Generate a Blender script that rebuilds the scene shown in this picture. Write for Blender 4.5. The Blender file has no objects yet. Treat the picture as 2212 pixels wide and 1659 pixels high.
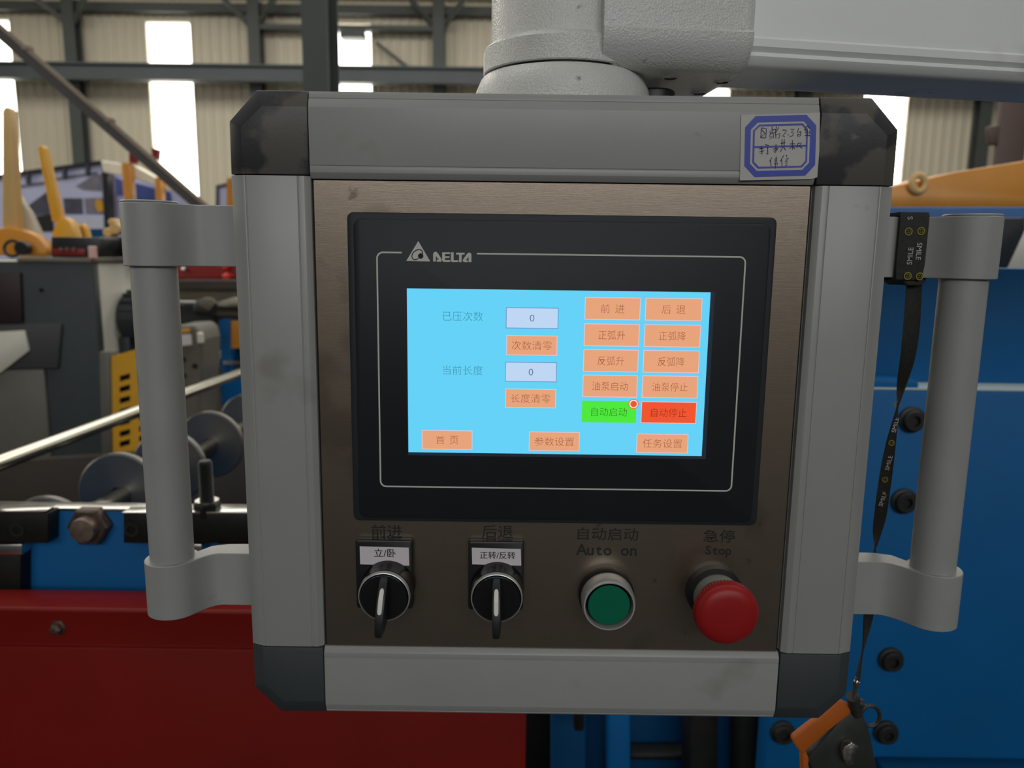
import bpy, bmesh, math, random
from mathutils import Vector, Matrix
from mathutils.geometry import tessellate_polygon

# ------------------------------------------------------------------ camera, world, lights, exposure
S = bpy.context.scene
COL = S.collection
W, H, F = 2212.0, 1659.0, 1661.0
Z0 = 1.40                                   # height of the touchscreen centre above the floor
CAM = Vector((-0.02327, -0.39200, 0.06014 + Z0))
ROT = Matrix(((0.99991168, -0.00151979, -0.0132028),      # columns: right, forward, up
              (0.0036768, 0.98629873, 0.16492815),
              (0.01277125, -0.16496213, 0.98621721)))
cd = bpy.data.cameras.new('camera')
cam = bpy.data.objects.new('camera', cd)
COL.objects.link(cam)
right, fwd, up = ROT.col[0], ROT.col[1], ROT.col[2]
cam.matrix_world = Matrix(((right.x, up.x, -fwd.x, CAM.x), (right.y, up.y, -fwd.y, CAM.y),
                           (right.z, up.z, -fwd.z, CAM.z), (0, 0, 0, 1)))
cd.sensor_fit = 'HORIZONTAL'
cd.sensor_width = 36.0
cd.lens = F / W * 36.0
cd.clip_start = 0.01
cd.clip_end = 200
cd.dof.use_dof = True
cd.dof.focus_distance = 0.392
cd.dof.aperture_fstop = 11.5
S.camera = cam

wd = bpy.data.worlds.new('overcast_sky')
S.world = wd
wd.use_nodes = True
bg = wd.node_tree.nodes['Background']
bg.inputs[0].default_value = (1.0, 0.97, 0.91, 1)
bg.inputs[1].default_value = 7.0


def area(name, loc, target, sx, sy, power, col=(1, 1, 1)):
    l = bpy.data.lights.new(name, 'AREA')
    l.shape = 'RECTANGLE'
    l.size, l.size_y, l.energy, l.color = sx, sy, power, col
    o = bpy.data.objects.new(name, l)
    COL.objects.link(o)
    o.location = loc
    o.rotation_euler = (Vector(target) - Vector(loc)).to_track_quat('-Z', 'Y').to_euler()
    return o


# fill lights added overhead and behind the photographer; no such openings are built
area('overhead_fill_far', (-1, 8.5, 6.3), (-1, 8.5, 0), 18, 4, 800, (1.0, 0.96, 0.88))
area('overhead_fill_near', (0, 1.0, 7.0), (0, 1.0, 0), 14, 2.0, 230, (0.96, 0.98, 1.0))
area('rear_fill', (0.9, -9.2, 5.2), (0, 0, 1.9), 11, 3.0, 395, (0.97, 0.98, 1.0))
area('side_light', (-10.5, 3.0, 4.0), (0, 1.5, 1.2), 5, 3, 160, (1.0, 0.95, 0.86))

S.view_settings.view_transform = 'Standard'
S.view_settings.look = 'None'
S.view_settings.gamma = 1.0
S.view_settings.use_curve_mapping = False
S.view_settings.exposure = 0.0


# ------------------------------------------------------------------ helpers
def at(px, py, y):
    """world point on the plane Y=y whose image is at pixel (px, py) of the 2212x1659 frame"""
    d = ROT @ Vector(((px - W / 2) / F, 1.0, -(py - H / 2) / F))
    return CAM + d * ((y - CAM.y) / d.y)


def lin(r, g, b):
    f = lambda c: c / 12.92 if c <= 0.04045 else ((c + 0.055) / 1.055) ** 2.4
    return (f(r / 255), f(g / 255), f(b / 255), 1)


def depth_y(px, py, z):
    """Y at which the ray through a pixel meets the height z"""
    d = ROT @ Vector(((px - W / 2) / F, 1.0, -(py - H / 2) / F))
    return (CAM + d * ((z - CAM.z) / d.z)).y


def mat(name, rgb, rough=0.5, metal=0.0, var=0.10, scale=6.0, bump=0.0, bscale=300.0, dirt=None, aniso=None, coat=0.0, spec=0.5):
    """procedural painted / metal surface; rgb in 0-255 display values"""
    m = bpy.data.materials.new(name)
    m.use_nodes = True
    nt = m.node_tree
    N, L = nt.nodes, nt.links
    b = N['Principled BSDF']
    b.inputs['Roughness'].default_value = rough
    b.inputs['Metallic'].default_value = metal
    b.inputs['Specular IOR Level'].default_value = spec
    if coat:
        b.inputs['Coat Weight'].default_value = coat
        b.inputs['Coat Roughness'].default_value = 0.15
    tc = N.new('ShaderNodeTexCoord')
    c = lin(*rgb)
    nz = N.new('ShaderNodeTexNoise')
    nz.inputs['Scale'].default_value = scale
    nz.inputs['Detail'].default_value = 5
    vec = tc.outputs['Object']
    if aniso:
        mp = N.new('ShaderNodeMapping')
        mp.inputs['Scale'].default_value = aniso
        L.new(vec, mp.inputs['Vector'])
        L.new(mp.outputs[0], nz.inputs['Vector'])
    else:
        L.new(vec, nz.inputs['Vector'])
    rp = N.new('ShaderNodeValToRGB')
    rp.color_ramp.elements[0].position = 0.3
    rp.color_ramp.elements[1].position = 0.7
    rp.color_ramp.elements[0].color = tuple(x * (1 - var) for x in c[:3]) + (1,)
    rp.color_ramp.elements[1].color = tuple(min(1, x * (1 + var)) for x in c[:3]) + (1,)
    L.new(nz.outputs[0], rp.inputs[0])
    col = rp.outputs[0]
    for (drgb, thr, dscale, amt) in (dirt or ()):
        n2 = N.new('ShaderNodeTexNoise')
        n2.inputs['Scale'].default_value = dscale
        n2.inputs['Detail'].default_value = 4
        L.new(vec, n2.inputs['Vector'])
        r2 = N.new('ShaderNodeValToRGB')
        r2.color_ramp.elements[0].position = thr
        r2.color_ramp.elements[1].position = min(1, thr + 0.06)
        r2.color_ramp.elements[0].color = (0, 0, 0, 1)
        r2.color_ramp.elements[1].color = (amt, amt, amt, 1)
        L.new(n2.outputs[0], r2.inputs[0])
        mx = N.new('ShaderNodeMix')
        mx.data_type = 'RGBA'
        L.new(r2.outputs[0], mx.inputs[0])
        L.new(col, mx.inputs[6])
        mx.inputs[7].default_value = lin(*drgb)
        col = mx.outputs[2]
    L.new(col, b.inputs['Base Color'])
    if bump:
        n3 = N.new('ShaderNodeTexNoise')
        n3.inputs['Scale'].default_value = bscale
        n3.inputs['Detail'].default_value = 2
        if aniso:
            L.new(mp.outputs[0], n3.inputs['Vector'])
        else:
            L.new(vec, n3.inputs['Vector'])
        bp = N.new('ShaderNodeBump')
        bp.inputs['Strength'].default_value = bump
        bp.inputs['Distance'].default_value = 0.001
        L.new(n3.outputs[0], bp.inputs['Height'])
        L.new(bp.outputs[0], b.inputs['Normal'])
    return m


def glow(name, rgb, k=1.0):
    """one colour of the lit display"""
    m = bpy.data.materials.new(name)
    m.use_nodes = True
    b = m.node_tree.nodes['Principled BSDF']
    c = lin(*rgb)
    b.inputs['Base Color'].default_value = (0.01, 0.01, 0.012, 1)
    b.inputs['Roughness'].default_value = 0.25
    b.inputs['Specular IOR Level'].default_value = 0.15
    b.inputs['Emission Color'].default_value = c
    b.inputs['Emission Strength'].default_value = k
    return m


OFF = {}


def finish(bm, smooth=35, bevel=0.0, seg=2, bang=30):
    bmesh.ops.remove_doubles(bm, verts=bm.verts, dist=1e-7)
    bmesh.ops.recalc_face_normals(bm, faces=bm.faces)
    if bevel:
        es = [e for e in bm.edges if len(e.link_faces) == 2 and e.calc_face_angle(0) > math.radians(bang)]
        bmesh.ops.bevel(bm, geom=es, offset=bevel, segments=seg, affect='EDGES', profile=0.5, clamp_overlap=True)
    return bm


def obj(name, bm, m, parent=None, bevel=0.0, seg=2, smooth=35, loc=None, fin=True, bang=30):
    if fin:
        finish(bm, bevel=bevel, seg=seg, bang=bang)
    me = bpy.data.meshes.new(name)
    if parent is not None:
        off = OFF[parent.name]
    elif loc is not None:
        off = Vector(loc)
    else:
        xs = [v.co for v in bm.verts]
        off = Vector((sum(v.x for v in xs) / len(xs), sum(v.y for v in xs) / len(xs), min(v.z for v in xs)))
    bmesh.ops.translate(bm, verts=bm.verts, vec=-off)
    bm.to_mesh(me)
    bm.free()
    for mm in (m if isinstance(m, (list, tuple)) else [m]):
        me.materials.append(mm)
    if smooth:
        for p in me.polygons:
            p.use_smooth = True
        me.set_sharp_from_angle(angle=math.radians(smooth))
    o = bpy.data.objects.new(name, me)
    COL.objects.link(o)
    if parent is not None:
        o.parent = parent
    else:
        o.location = off
    OFF[o.name] = off
    return o


def tag(o, label, cat=None, group=None, kind=None):
    if label:
        o['label'] = label
    if cat:
        o['category'] = cat
    if group:
        o['group'] = group
    if kind:
        o['kind'] = kind
    return o


def thing(name, label, cat, loc, group=None):
    o = bpy.data.objects.new(name, None)
    COL.objects.link(o)
    o.location = loc
    o.empty_display_size = 0.05
    OFF[o.name] = Vector(loc)
    return tag(o, label, cat, group)


def B():
    return bmesh.new()


def box(bm, x0, x1, y0, y1, z0, z1, mi=0):
    v = [bm.verts.new((x, y, z)) for x in (x0, x1) for y in (y0, y1) for z in (z0, z1)]
    for f in ((0, 1, 3, 2), (4, 6, 7, 5), (0, 4, 5, 1), (2, 3, 7, 6), (0, 2, 6, 4), (1, 5, 7, 3)):
        bm.faces.new([v[i] for i in f]).material_index = mi
    return bm


def hull_prism(bm, a, b, mi=0):
    """bridge two closed loops of 3D points with caps"""
    va = [bm.verts.new(p) for p in a]
    vb = [bm.verts.new(p) for p in b]
    n = len(a)
    bm.faces.new(va).material_index = mi
    bm.faces.new(vb[::-1]).material_index = mi
    for i in range(n):
        bm.faces.new((va[i], vb[i], vb[(i + 1) % n], va[(i + 1) % n])).material_index = mi
    return bm


def prism_xz(bm, pts, y0, y1, mi=0):
    return hull_prism(bm, [(x, y0, z) for x, z in pts], [(x, y1, z) for x, z in pts], mi)


def prism_px(bm, pix, y, depth, mi=0):
    """solid whose front face, on the plane Y=y, covers the pixel polygon; real depth behind it"""
    p = [at(a, b, y) for a, b in pix]
    return hull_prism(bm, p, [q + Vector((0, depth, 0)) for q in p], mi)


def extrude_axis(bm, prof, axis, a0, a1, mi=0):
    """prof: 2D points; axis 'x' -> (y,z) profile, 'z' -> (x,y) profile"""
    if axis == 'x':
        return hull_prism(bm, [(a0, p, q) for p, q in prof], [(a1, p, q) for p, q in prof], mi)
    return hull_prism(bm, [(p, q, a0) for p, q in prof], [(p, q, a1) for p, q in prof], mi)


def frame_of(d):
    d = d.normalized()
    t = Vector((0, 0, 1)) if abs(d.z) < 0.9 else Vector((1, 0, 0))
    u = t.cross(d).normalized()
    return d, u, d.cross(u).normalized()


def lathe(bm, prof, c, d, seg=48, mi=0, mis=None):
    """revolve prof [(r, t)] about the axis through c along d"""
    c = Vector(c)
    d, u, w = frame_of(Vector(d))
    rings = []
    for r, t in prof:
        if r < 1e-7:
            rings.append([bm.verts.new(c + d * t)])
        else:
            rings.append([bm.verts.new(c + d * t + (u * math.cos(k * 2 * math.pi / seg) + w * math.sin(k * 2 * math.pi / seg)) * r)
                          for k in range(seg)])
    for i in range(len(rings) - 1):
        a, b = rings[i], rings[i + 1]
        m_ = mis[i] if mis else mi
        for k in range(seg):
            k2 = (k + 1) % seg
            if len(a) == 1 and len(b) == 1:
                continue
            if len(a) == 1:
                f = bm.faces.new((a[0], b[k], b[k2]))
            elif len(b) == 1:
                f = bm.faces.new((a[k], b[0], a[k2]))
            else:
                f = bm.faces.new((a[k], b[k], b[k2], a[k2]))
            f.material_index = m_
    return bm


def cyl(bm, p0, p1, r, seg=32, r1=None, mi=0, ch=0.0):
    p0, p1 = Vector(p0), Vector(p1)
    h = (p1 - p0).length
    r1 = r if r1 is None else r1
    if ch:
        pr = [(0, 0), (r - ch, 0), (r, ch), (r1, h - ch), (r1 - ch, h), (0, h)]
    else:
        pr = [(0, 0), (r, 0), (r1, h), (0, h)]
    return lathe(bm, pr, p0, p1 - p0, seg, mi)


def beam(bm, p0, p1, w, h, upv=(0, 0, 1), mi=0):
    p0, p1 = Vector(p0), Vector(p1)
    d = (p1 - p0).normalized()
    s = d.cross(Vector(upv)).normalized() * w / 2
    t = s.cross(d).normalized() * h / 2
    a = [p0 + s + t, p0 - s + t, p0 - s - t, p0 + s - t]
    return hull_prism(bm, a, [q + (p1 - p0) for q in a], mi)


def rrect(x0, x1, z0, z1, r, n=6):
    pts = []
    for cx, cz, a0 in ((x1 - r, z1 - r, 0), (x0 + r, z1 - r, 90), (x0 + r, z0 + r, 180), (x1 - r, z0 + r, 270)):
        for k in range(n + 1):
            a = math.radians(a0 + 90 * k / n)
            pts.append((cx + r * math.cos(a), cz + r * math.sin(a)))
    return pts


def ribbon(bm, pts, w, y, mi=0):
    """flat printed stroke along 2D (x, z) points on the plane Y=y"""
    n = len(pts)
    L_, R_ = [], []
    for i in range(n):
        a = Vector(pts[max(0, i - 1)])
        b = Vector(pts[min(n - 1, i + 1)])
        t = (b - a)
        t = t.normalized() if t.length > 1e-9 else Vector((1, 0))
        nn = Vector((-t.y, t.x)) * w / 2
        p = Vector(pts[i])
        L_.append(bm.verts.new((p.x + nn.x, y, p.y + nn.y)))
        R_.append(bm.verts.new((p.x - nn.x, y, p.y - nn.y)))
    for i in range(n - 1):
        bm.faces.new((L_[i], R_[i], R_[i + 1], L_[i + 1])).material_index = mi
    return bm


def flat(bm, pts, y, mi=0):
    vs = [bm.verts.new((x, y, z)) for x, z in pts]
    for t in tessellate_polygon([[Vector((x, z, 0)) for x, z in pts]]):
        bm.faces.new([vs[i] for i in t]).material_index = mi
    return bm


def ring_flat(bm, outer, inner, y, mi=0):
    a = [bm.verts.new((x, y, z)) for x, z in outer]
    b = [bm.verts.new((x, y, z)) for x, z in inner]
    n = len(a)
    for i in range(n):
        bm.faces.new((a[i], a[(i + 1) % n], b[(i + 1) % n], b[i])).material_index = mi
    return bm


DG = None


def text_into(bm, body, x0, x1, z0, z1, y, mi=0, offset=0.0, shear=0.0, keep=False, rot=0.0):
    """lettering as flat polygons fitted into the box on the plane Y=y"""
    c = bpy.data.curves.new('t', 'FONT')
    c.body = body
    c.size = 1.0
    c.offset = offset
    c.shear = shear
    c.resolution_u = 3
    o = bpy.data.objects.new('t', c)
    COL.objects.link(o)
    dg = bpy.context.evaluated_depsgraph_get()
    me = bpy.data.meshes.new_from_object(o.evaluated_get(dg))
    bpy.data.objects.remove(o)
    bpy.data.curves.remove(c)
    xs = [v.co.x for v in me.vertices]
    ys = [v.co.y for v in me.vertices]
    if not xs:
        return bm
    a, b, cc, d = min(xs), max(xs), min(ys), max(ys)
    sx = (x1 - x0) / max(1e-6, b - a)
    sz = (z1 - z0) / max(1e-6, d - cc)
    mx, mz = (x0 + x1) / 2, (z0 + z1) / 2
    if keep:
        sx = sz = min(sx, sz)
    cr, sr = math.cos(rot), math.sin(rot)
    vs = []
    for v in me.vertices:
        u = (v.co.x - (a + b) / 2) * sx
        w = (v.co.y - (cc + d) / 2) * sz
        vs.append(bm.verts.new((mx + u * cr - w * sr, y, mz + u * sr + w * cr)))
    for p in me.polygons:
        try:
            bm.faces.new([vs[i] for i in p.vertices]).material_index = mi
        except ValueError:
            pass
    bpy.data.meshes.remove(me)
    return bm


def copy_tree(o, dloc, parent=None):
    c = o.copy()
    COL.objects.link(c)
    if parent is None:
        c.location = Vector(o.location) + Vector(dloc)
    else:
        c.parent = parent
    OFF[c.name] = OFF.get(o.name, Vector()) + Vector(dloc)
    for ch in list(o.children):
        copy_tree(ch, dloc, c)
    return c


MM = 0.001

# ------------------------------------------------------------------ materials
M = {}
M['profile'] = mat('grey_powder_coat', (150, 151, 148), 0.36, 0.0, 0.03, 20, 0.02, 900,
                   dirt=[((95, 90, 80), 0.66, 14, 0.35), ((60, 58, 52), 0.72, 60, 0.4)])
M['cap'] = mat('dark_grey_plastic', (48, 49, 52), 0.42, 0.0, 0.12, 30, 0.05, 700,
               dirt=[((92, 88, 80), 0.44, 34, 0.75), ((120, 117, 110), 0.68, 70, 0.5)], spec=0.4)
M['cap_clean'] = mat('clean_dark_grey_plastic', (52, 58, 60), 0.55, 0.0, 0.05, 30, 0.05, 700)
M['steel'] = mat('brushed_stainless', (150, 138, 124), 0.34, 1.0, 0.03, 60, 0.05, 260,
                 dirt=[((90, 80, 68), 0.60, 16, 0.35), ((70, 60, 50), 0.70, 90, 0.5)], aniso=(0.5, 1, 20))
M['gap'] = mat('dark_seam', (22, 18, 17), 0.8)
M['hmi'] = mat('charcoal_plastic', (38, 42, 46), 0.5, 0.0, 0.04, 40, 0.03, 1500, spec=0.25)
M['hmi_film'] = mat('charcoal_overlay_film', (31, 35, 39), 0.42, 0.0, 0.04, 40, 0.02, 1500, spec=0.2)
M['hmi_glass'] = mat('dark_display_border', (52, 66, 88), 0.3)
M['print_grey'] = mat('light_grey_print', (200, 199, 192), 0.6, 0, 0.02)
M['print_black'] = mat('black_print', (26, 25, 25), 0.6)
M['black'] = mat('black_plastic', (30, 31, 33), 0.42, 0.0, 0.08, 40, 0.03, 900)
M['black_gloss'] = mat('glossy_black_plastic', (20, 21, 23), 0.22, 0.0, 0.05)
M['chrome'] = mat('satin_chrome', (205, 203, 198), 0.2, 1.0, 0.03, 20)
M['neck'] = mat('grey_satin_neck', (150, 152, 148), 0.45, 0.3, 0.03, 20)
M['satin'] = mat('satin_metal_ring', (196, 196, 193), 0.36, 0.55, 0.03, 20)
M['green'] = mat('green_button_plastic', (0, 104, 76), 0.4, 0.0, 0.04, 30, spec=0.3)
M['estop'] = mat('red_button_plastic', (148, 27, 27), 0.4, 0.0, 0.05, 30, spec=0.3)
M['paper'] = mat('white_paper', (214, 208, 212), 0.7, 0.0, 0.03, 30)
M['marker'] = mat('ivory_marker', (220, 218, 208), 0.5)
M['sticker'] = mat('glossy_sticker_paper', (178, 176, 172), 0.35, 0.0, 0.03, 60)
M['sticker_blue'] = mat('sticker_blue_print', (34, 62, 168), 0.4, 0.0, 0.05, 60)
M['ink'] = mat('violet_pen_ink', (44, 30, 84), 0.6)
M['handle'] = mat('grey_handle_paint', (150, 151, 149), 0.4, 0.0, 0.04, 30, 0.02, 700,
                  dirt=[((100, 92, 82), 0.68, 30, 0.35)])
M['arm'] = mat('white_orange_peel_paint', (205, 206, 202), 0.24, 0.0, 0.03, 12, 0.5, 900,
               dirt=[((85, 72, 52), 0.70, 85, 0.75), ((150, 144, 134), 0.62, 16, 0.3)])
M['boom'] = mat('white_boom_paint', (226, 229, 226), 0.36, 0.0, 0.04, 8, 0.0, 300,
                dirt=[((120, 112, 100), 0.60, 9, 0.45), ((50, 45, 38), 0.76, 60, 0.8)])
M['screw_hole'] = mat('rusty_screw_hole', (58, 48, 36), 0.7)
M['strap'] = mat('black_woven_strap', (38, 38, 34), 0.85, 0.0, 0.25, 400, 0.3, 1200)
M['strap_print'] = mat('faded_white_print', (165, 165, 160), 0.8)
M['smiley'] = mat('olive_yellow_print', (130, 124, 40), 0.8)
M['orange'] = mat('orange_rubber', (172, 88, 24), 0.55, 0.0, 0.06, 50, spec=0.3)
M['device'] = mat('dark_device_plastic', (40, 44, 40), 0.5, 0.0, 0.3, 60)
M['badge'] = mat('worn_silver_badge', (200, 198, 190), 0.3, 1.0, 0.3, 300, 0.5, 300)
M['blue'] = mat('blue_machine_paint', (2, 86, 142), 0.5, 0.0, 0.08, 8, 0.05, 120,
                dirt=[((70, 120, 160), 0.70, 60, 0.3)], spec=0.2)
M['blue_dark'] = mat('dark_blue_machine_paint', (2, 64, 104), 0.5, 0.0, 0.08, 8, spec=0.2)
M['blue_pale'] = mat('pale_blue_paint', (60, 98, 150), 0.5, 0.0, 0.06, 8, spec=0.25)
M['red'] = mat('red_machine_paint', (110, 17, 9), 0.42, 0.0, 0.14, 5, 0.04, 150,
               dirt=[((110, 60, 44), 0.70, 12, 0.3)], spec=0.25)
M['black_steel'] = mat('black_oxide_steel', (26, 28, 26), 0.5, 0.2, 0.2, 60, 0.1, 200, spec=0.3)
M['silver'] = mat('milled_steel', (196, 196, 192), 0.25, 1.0, 0.05, 30)
M['polished'] = mat('polished_steel', (168, 166, 156), 0.2, 1.0, 0.03, 30)
M['roller'] = mat('turned_roller_steel', (112, 110, 106), 0.42, 0.75, 0.04, 30)
M['rust_bolt'] = mat('dark_rusty_bolt', (84, 70, 62), 0.5, 0.6, 0.3, 120, 0.2, 200)
M['ledge_paint'] = mat('pale_ledge', (170, 182, 184), 0.5)  # ledge top coloured paler than the blue plates
M['bolt'] = mat('dark_socket_bolt', (34, 36, 33), 0.5, 0.3, 0.2, 120)
M['yellow'] = mat('yellow_machine_paint', (222, 164, 44), 0.4, 0.0, 0.06, 10)
M['yellow_pale'] = mat('pale_yellow_lever_paint', (218, 180, 116), 0.4, 0.0, 0.06, 10)
M['orange_paint'] = mat('orange_yellow_paint', (206, 136, 40), 0.4, 0.0, 0.06, 10)
M['cream'] = mat('cream_paint', (206, 202, 186), 0.45, 0.0, 0.04, 10)
M['anthracite'] = mat('anthracite_cabinet_paint', (54, 60, 60), 0.5, 0.0, 0.06, 10, spec=0.3)
M['mid_grey'] = mat('mid_grey_machine_paint', (98, 95, 86), 0.5, 0.0, 0.06, 10)
M['black_red'] = mat('black_red_panel', (44, 26, 26), 0.5)
M['rubber'] = mat('black_motor_paint', (40, 44, 46), 0.55, 0.0, 0.1, 10)
M['wall'] = mat('cream_corrugated_sheet', (196, 188, 168), 0.55, 0.0, 0.03, 0.5)
M['wall_plain'] = mat('grey_side_wall', (165, 160, 148), 0.7, 0.0, 0.05, 1)
M['roof'] = mat('roof_sheet', (205, 197, 172), 0.6, 0.0, 0.04, 1)
M['column'] = mat('grey_green_column_paint', (72, 77, 74), 0.5, 0.0, 0.05, 3, spec=0.3)
M['beam'] = mat('blue_grey_beam_paint', (76, 82, 85), 0.5, 0.0, 0.06, 3, spec=0.3)
M['rail'] = mat('dark_steel_rail', (54, 50, 46), 0.5, 0.2, 0.1, 6)
M['rail_lit_edge'] = mat('painted_lit_rail_edge', (140, 126, 108), 0.7, 0.0, 0.1, 6)  # lighter brown paints the light on the rail's upper edge
M['floor'] = mat('concrete_floor', (32, 31, 30), 0.6, 0.0, 0.1, 1.5, spec=0.3)
M['lavender'] = mat('lavender_print', (204, 206, 238), 0.5, 0.0, 0.05, 3)
M['print_dark'] = mat('dark_photo_print', (74, 76, 92), 0.5, 0.0, 0.3, 12)
M['print_mid'] = mat('mid_photo_print', (128, 126, 138), 0.5, 0.0, 0.2, 12)
M['print_blue'] = mat('blue_photo_print', (66, 84, 146), 0.5, 0.0, 0.15, 6)
M['print_white'] = mat('white_photo_print', (206, 210, 226), 0.5, 0.0, 0.05, 6)
M['brown_post'] = mat('brown_steel_post', (88, 70, 64), 0.6, 0.0, 0.1, 4)
M['beige_steel'] = mat('dusty_beige_steel', (112, 104, 88), 0.6, 0.0, 0.1, 8)
M['dark_brown'] = mat('dark_brown_steel', (54, 46, 38), 0.6, 0.0, 0.1, 8)
M['warm_white'] = mat('warm_white_enamel', (252, 240, 216), 0.35)
M['red_bright'] = mat('bright_red_knob', (220, 60, 48), 0.25)
M['dark_red'] = mat('dark_red_paint', (130, 26, 24), 0.4, 0.0, 0.08, 8)

# translucent daylight sheet of the wall windows
fm = bpy.data.materials.new('translucent_daylight_sheet')
fm.use_nodes = True
fn = fm.node_tree.nodes
fn.remove(fn['Principled BSDF'])
tr = fn.new('ShaderNodeBsdfTranslucent')
tr.inputs[0].default_value = (0.93, 0.92, 0.88, 1)
tp = fn.new('ShaderNodeBsdfTransparent')
mxs = fn.new('ShaderNodeMixShader')
mxs.inputs[0].default_value = 0.35
fm.node_tree.links.new(tr.outputs[0], mxs.inputs[1])
fm.node_tree.links.new(tp.outputs[0], mxs.inputs[2])
fm.node_tree.links.new(mxs.outputs[0], fn['Material Output'].inputs[0])
M['daylight'] = fm

# lit display colours
G = dict(bg=glow('display_cyan', (100, 209, 246)), orange=glow('display_orange', (231, 163, 122)),
         rim=glow('display_pink_rim', (236, 196, 206)), field=glow('display_field', (190, 214, 242)),
         fieldrim=glow('display_field_rim', (92, 130, 190)), green=glow('display_green', (78, 232, 58)),
         red=glow('display_red', (241, 84, 44)), white=glow('display_white', (250, 225, 225)),
         t_teal=glow('display_teal_text', (60, 138, 160)), t_brown=glow('display_brown_text', (150, 84, 52)),
         t_green=glow('display_green_text', (30, 112, 24)), t_red=glow('display_red_text', (130, 30, 16)),
         t_field=glow('display_field_text', (72, 92, 116)))

# ------------------------------------------------------------------ the hall (structure)
YW = 13.6
XL, XR, YB = -12.0, 15.0, -10.0
eave = at(300, 2, YW).z
o = obj('floor', box(B(), XL, XR, YB, YW + 0.2, -0.1, 0.0), M['floor'])
tag(o, 'grey concrete floor of the workshop hall', kind='structure')

xr1 = at(413, 60, YW).x
spc = (at(1962, 215, YW).x - xr1) / 4
ww = xr1 - at(315, 60, YW).x
wz1 = at(360, 48, YW).z
wz0 = at(425, 446, YW).z
rights = [xr1 + spc * k for k in (-2, -1, 0, 1, 2, 3, 4, 5)]


def corrugated(bm, x0, x1, z0, z1):
    n = max(1, round((x1 - x0) / 0.16))
    p = (x1 - x0) / n
    pts = []
    for k in range(n):
        a = x0 + k * p
        pts += [(a, YW), (a + p * .55, YW), (a + p * .65, YW - .022), (a + p * .9, YW - .022)]
    pts.append((x1, YW))
    va = [bm.verts.new((x, y, z0)) for x, y in pts]
    vb = [bm.verts.new((x, y, z1)) for x, y in pts]
    for i in range(len(pts) - 1):
        bm.faces.new((va[i], va[i + 1], vb[i + 1], vb[i]))
    # back skin gives the sheet its thickness
    box(bm, x0, x1, YW + 0.02, YW + 0.08, z0, z1)


bm = B()
edges = [XL]
for r in rights:
    edges += [r - ww, r]
edges.append(XR)
for i in range(0, len(edges), 2):
    corrugated(bm, edges[i], edges[i + 1], 0, eave + 1.5)
for r in rights:
    corrugated(bm, r - ww, r, 0, wz0)
    corrugated(bm, r - ww, r, wz1, eave + 1.5)
o = obj('wall_back', bm, M['wall'], smooth=0)
tag(o, 'cream corrugated sheet wall at the far end of the hall', kind='structure')
for k, r in enumerate(rights):
    t = obj('window_%d' % (k + 1), box(B(), r - ww - .02, r + .02, YW - 0.03, YW + 0.06, wz1, wz1 + .05), M['wall'])
    tag(t, 'tall bright daylight strip in the corrugated far wall', kind='structure', group='daylight strips of the far wall')
    bm = B()
    box(bm, r - ww - .02, r + .015, YW - 0.03, YW + 0.06, wz0 - .05, wz0)
    box(bm, r - ww - .02, r - ww + .012, YW - .03, YW + .06, wz0, wz1)
    box(bm, r - .012, r + .02, YW - .03, YW + .06, wz0, wz1)
    obj('window_frame', bm, M['wall'], t)
    n = 4
    for j in range(n):
        a, b = wz0 + (wz1 - wz0) * j / n, wz0 + (wz1 - wz0) * (j + 1) / n
        obj('pane', box(B(), r - ww + .012, r - .012, YW + .02, YW + .03, a + .006, b - .006), M['daylight'], t, smooth=0)
    bm = B()
    for j in range(1, n):
        z = wz0 + (wz1 - wz0) * j / n
        box(bm, r - ww + .012, r - .012, YW + .0, YW + .02, z - .008, z + .008)
    obj('glazing_bar', bm, M['wall'], t)

o = obj('wall_left', box(B(), XL - .1, XL, YB, YW + .1, 0, 9), M['wall_plain'])
tag(o, 'grey side wall left of the hall', kind='structure')
o = obj('wall_right', box(B(), XR, XR + .1, YB, YW + .1, 0, 9), M['wall_plain'])
tag(o, 'grey side wall right of the hall', kind='structure')
o = obj('wall_front', box(B(), XL, XR, YB - .1, YB, 0, 9), M['wall_plain'])
tag(o, 'grey end wall behind the photographer', kind='structure')
bm = B()
extrude_axis(bm, [(YW + .1, eave), (YW + .1, eave + .1), (2, 8.6), (YB, 8.6), (YB, 8.5), (2, 8.5)], 'x', XL, XR)
o = obj('ceiling', bm, M['roof'], smooth=0)
tag(o, 'pale sheet roof sloping up from the far wall', kind='structure')


def hbeam(bm, x, y, z0, z1, bw, d, t=0.014):
    box(bm, x - bw / 2, x + bw / 2, y, y + t, z0, z1)
    box(bm, x - bw / 2, x + bw / 2, y + d - t, y + d, z0, z1)
    box(bm, x - t / 2, x + t / 2, y + t, y + d - t, z0, z1)


# wall columns with knee braces
c1 = at(152, 120, YW - .3).x
c6 = at(2125, 300, YW - .3).x
cs = (c6 - c1) / 5
for k in range(-1, 7):
    x = c1 + cs * k
    t = thing('steel_column', 'slim grey green steel column along the far corrugated wall', 'column', (x, YW - .3, 0),
              'columns of the far wall')
    t['kind'] = 'structure'
    bm = B()
    hbeam(bm, x, YW - .3, 0, eave - .02, .20, .22, .02)
    obj('column_shaft', bm, M['column'], t, smooth=0)
    for s in (-1, 1):
        bm = B()
        beam(bm, (x + s * .08, YW - .25, eave - .42), (x + s * .5, YW - .55, eave - .02), .07, .07)
        obj('knee_brace', bm, M['column'], t, smooth=0)

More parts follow.
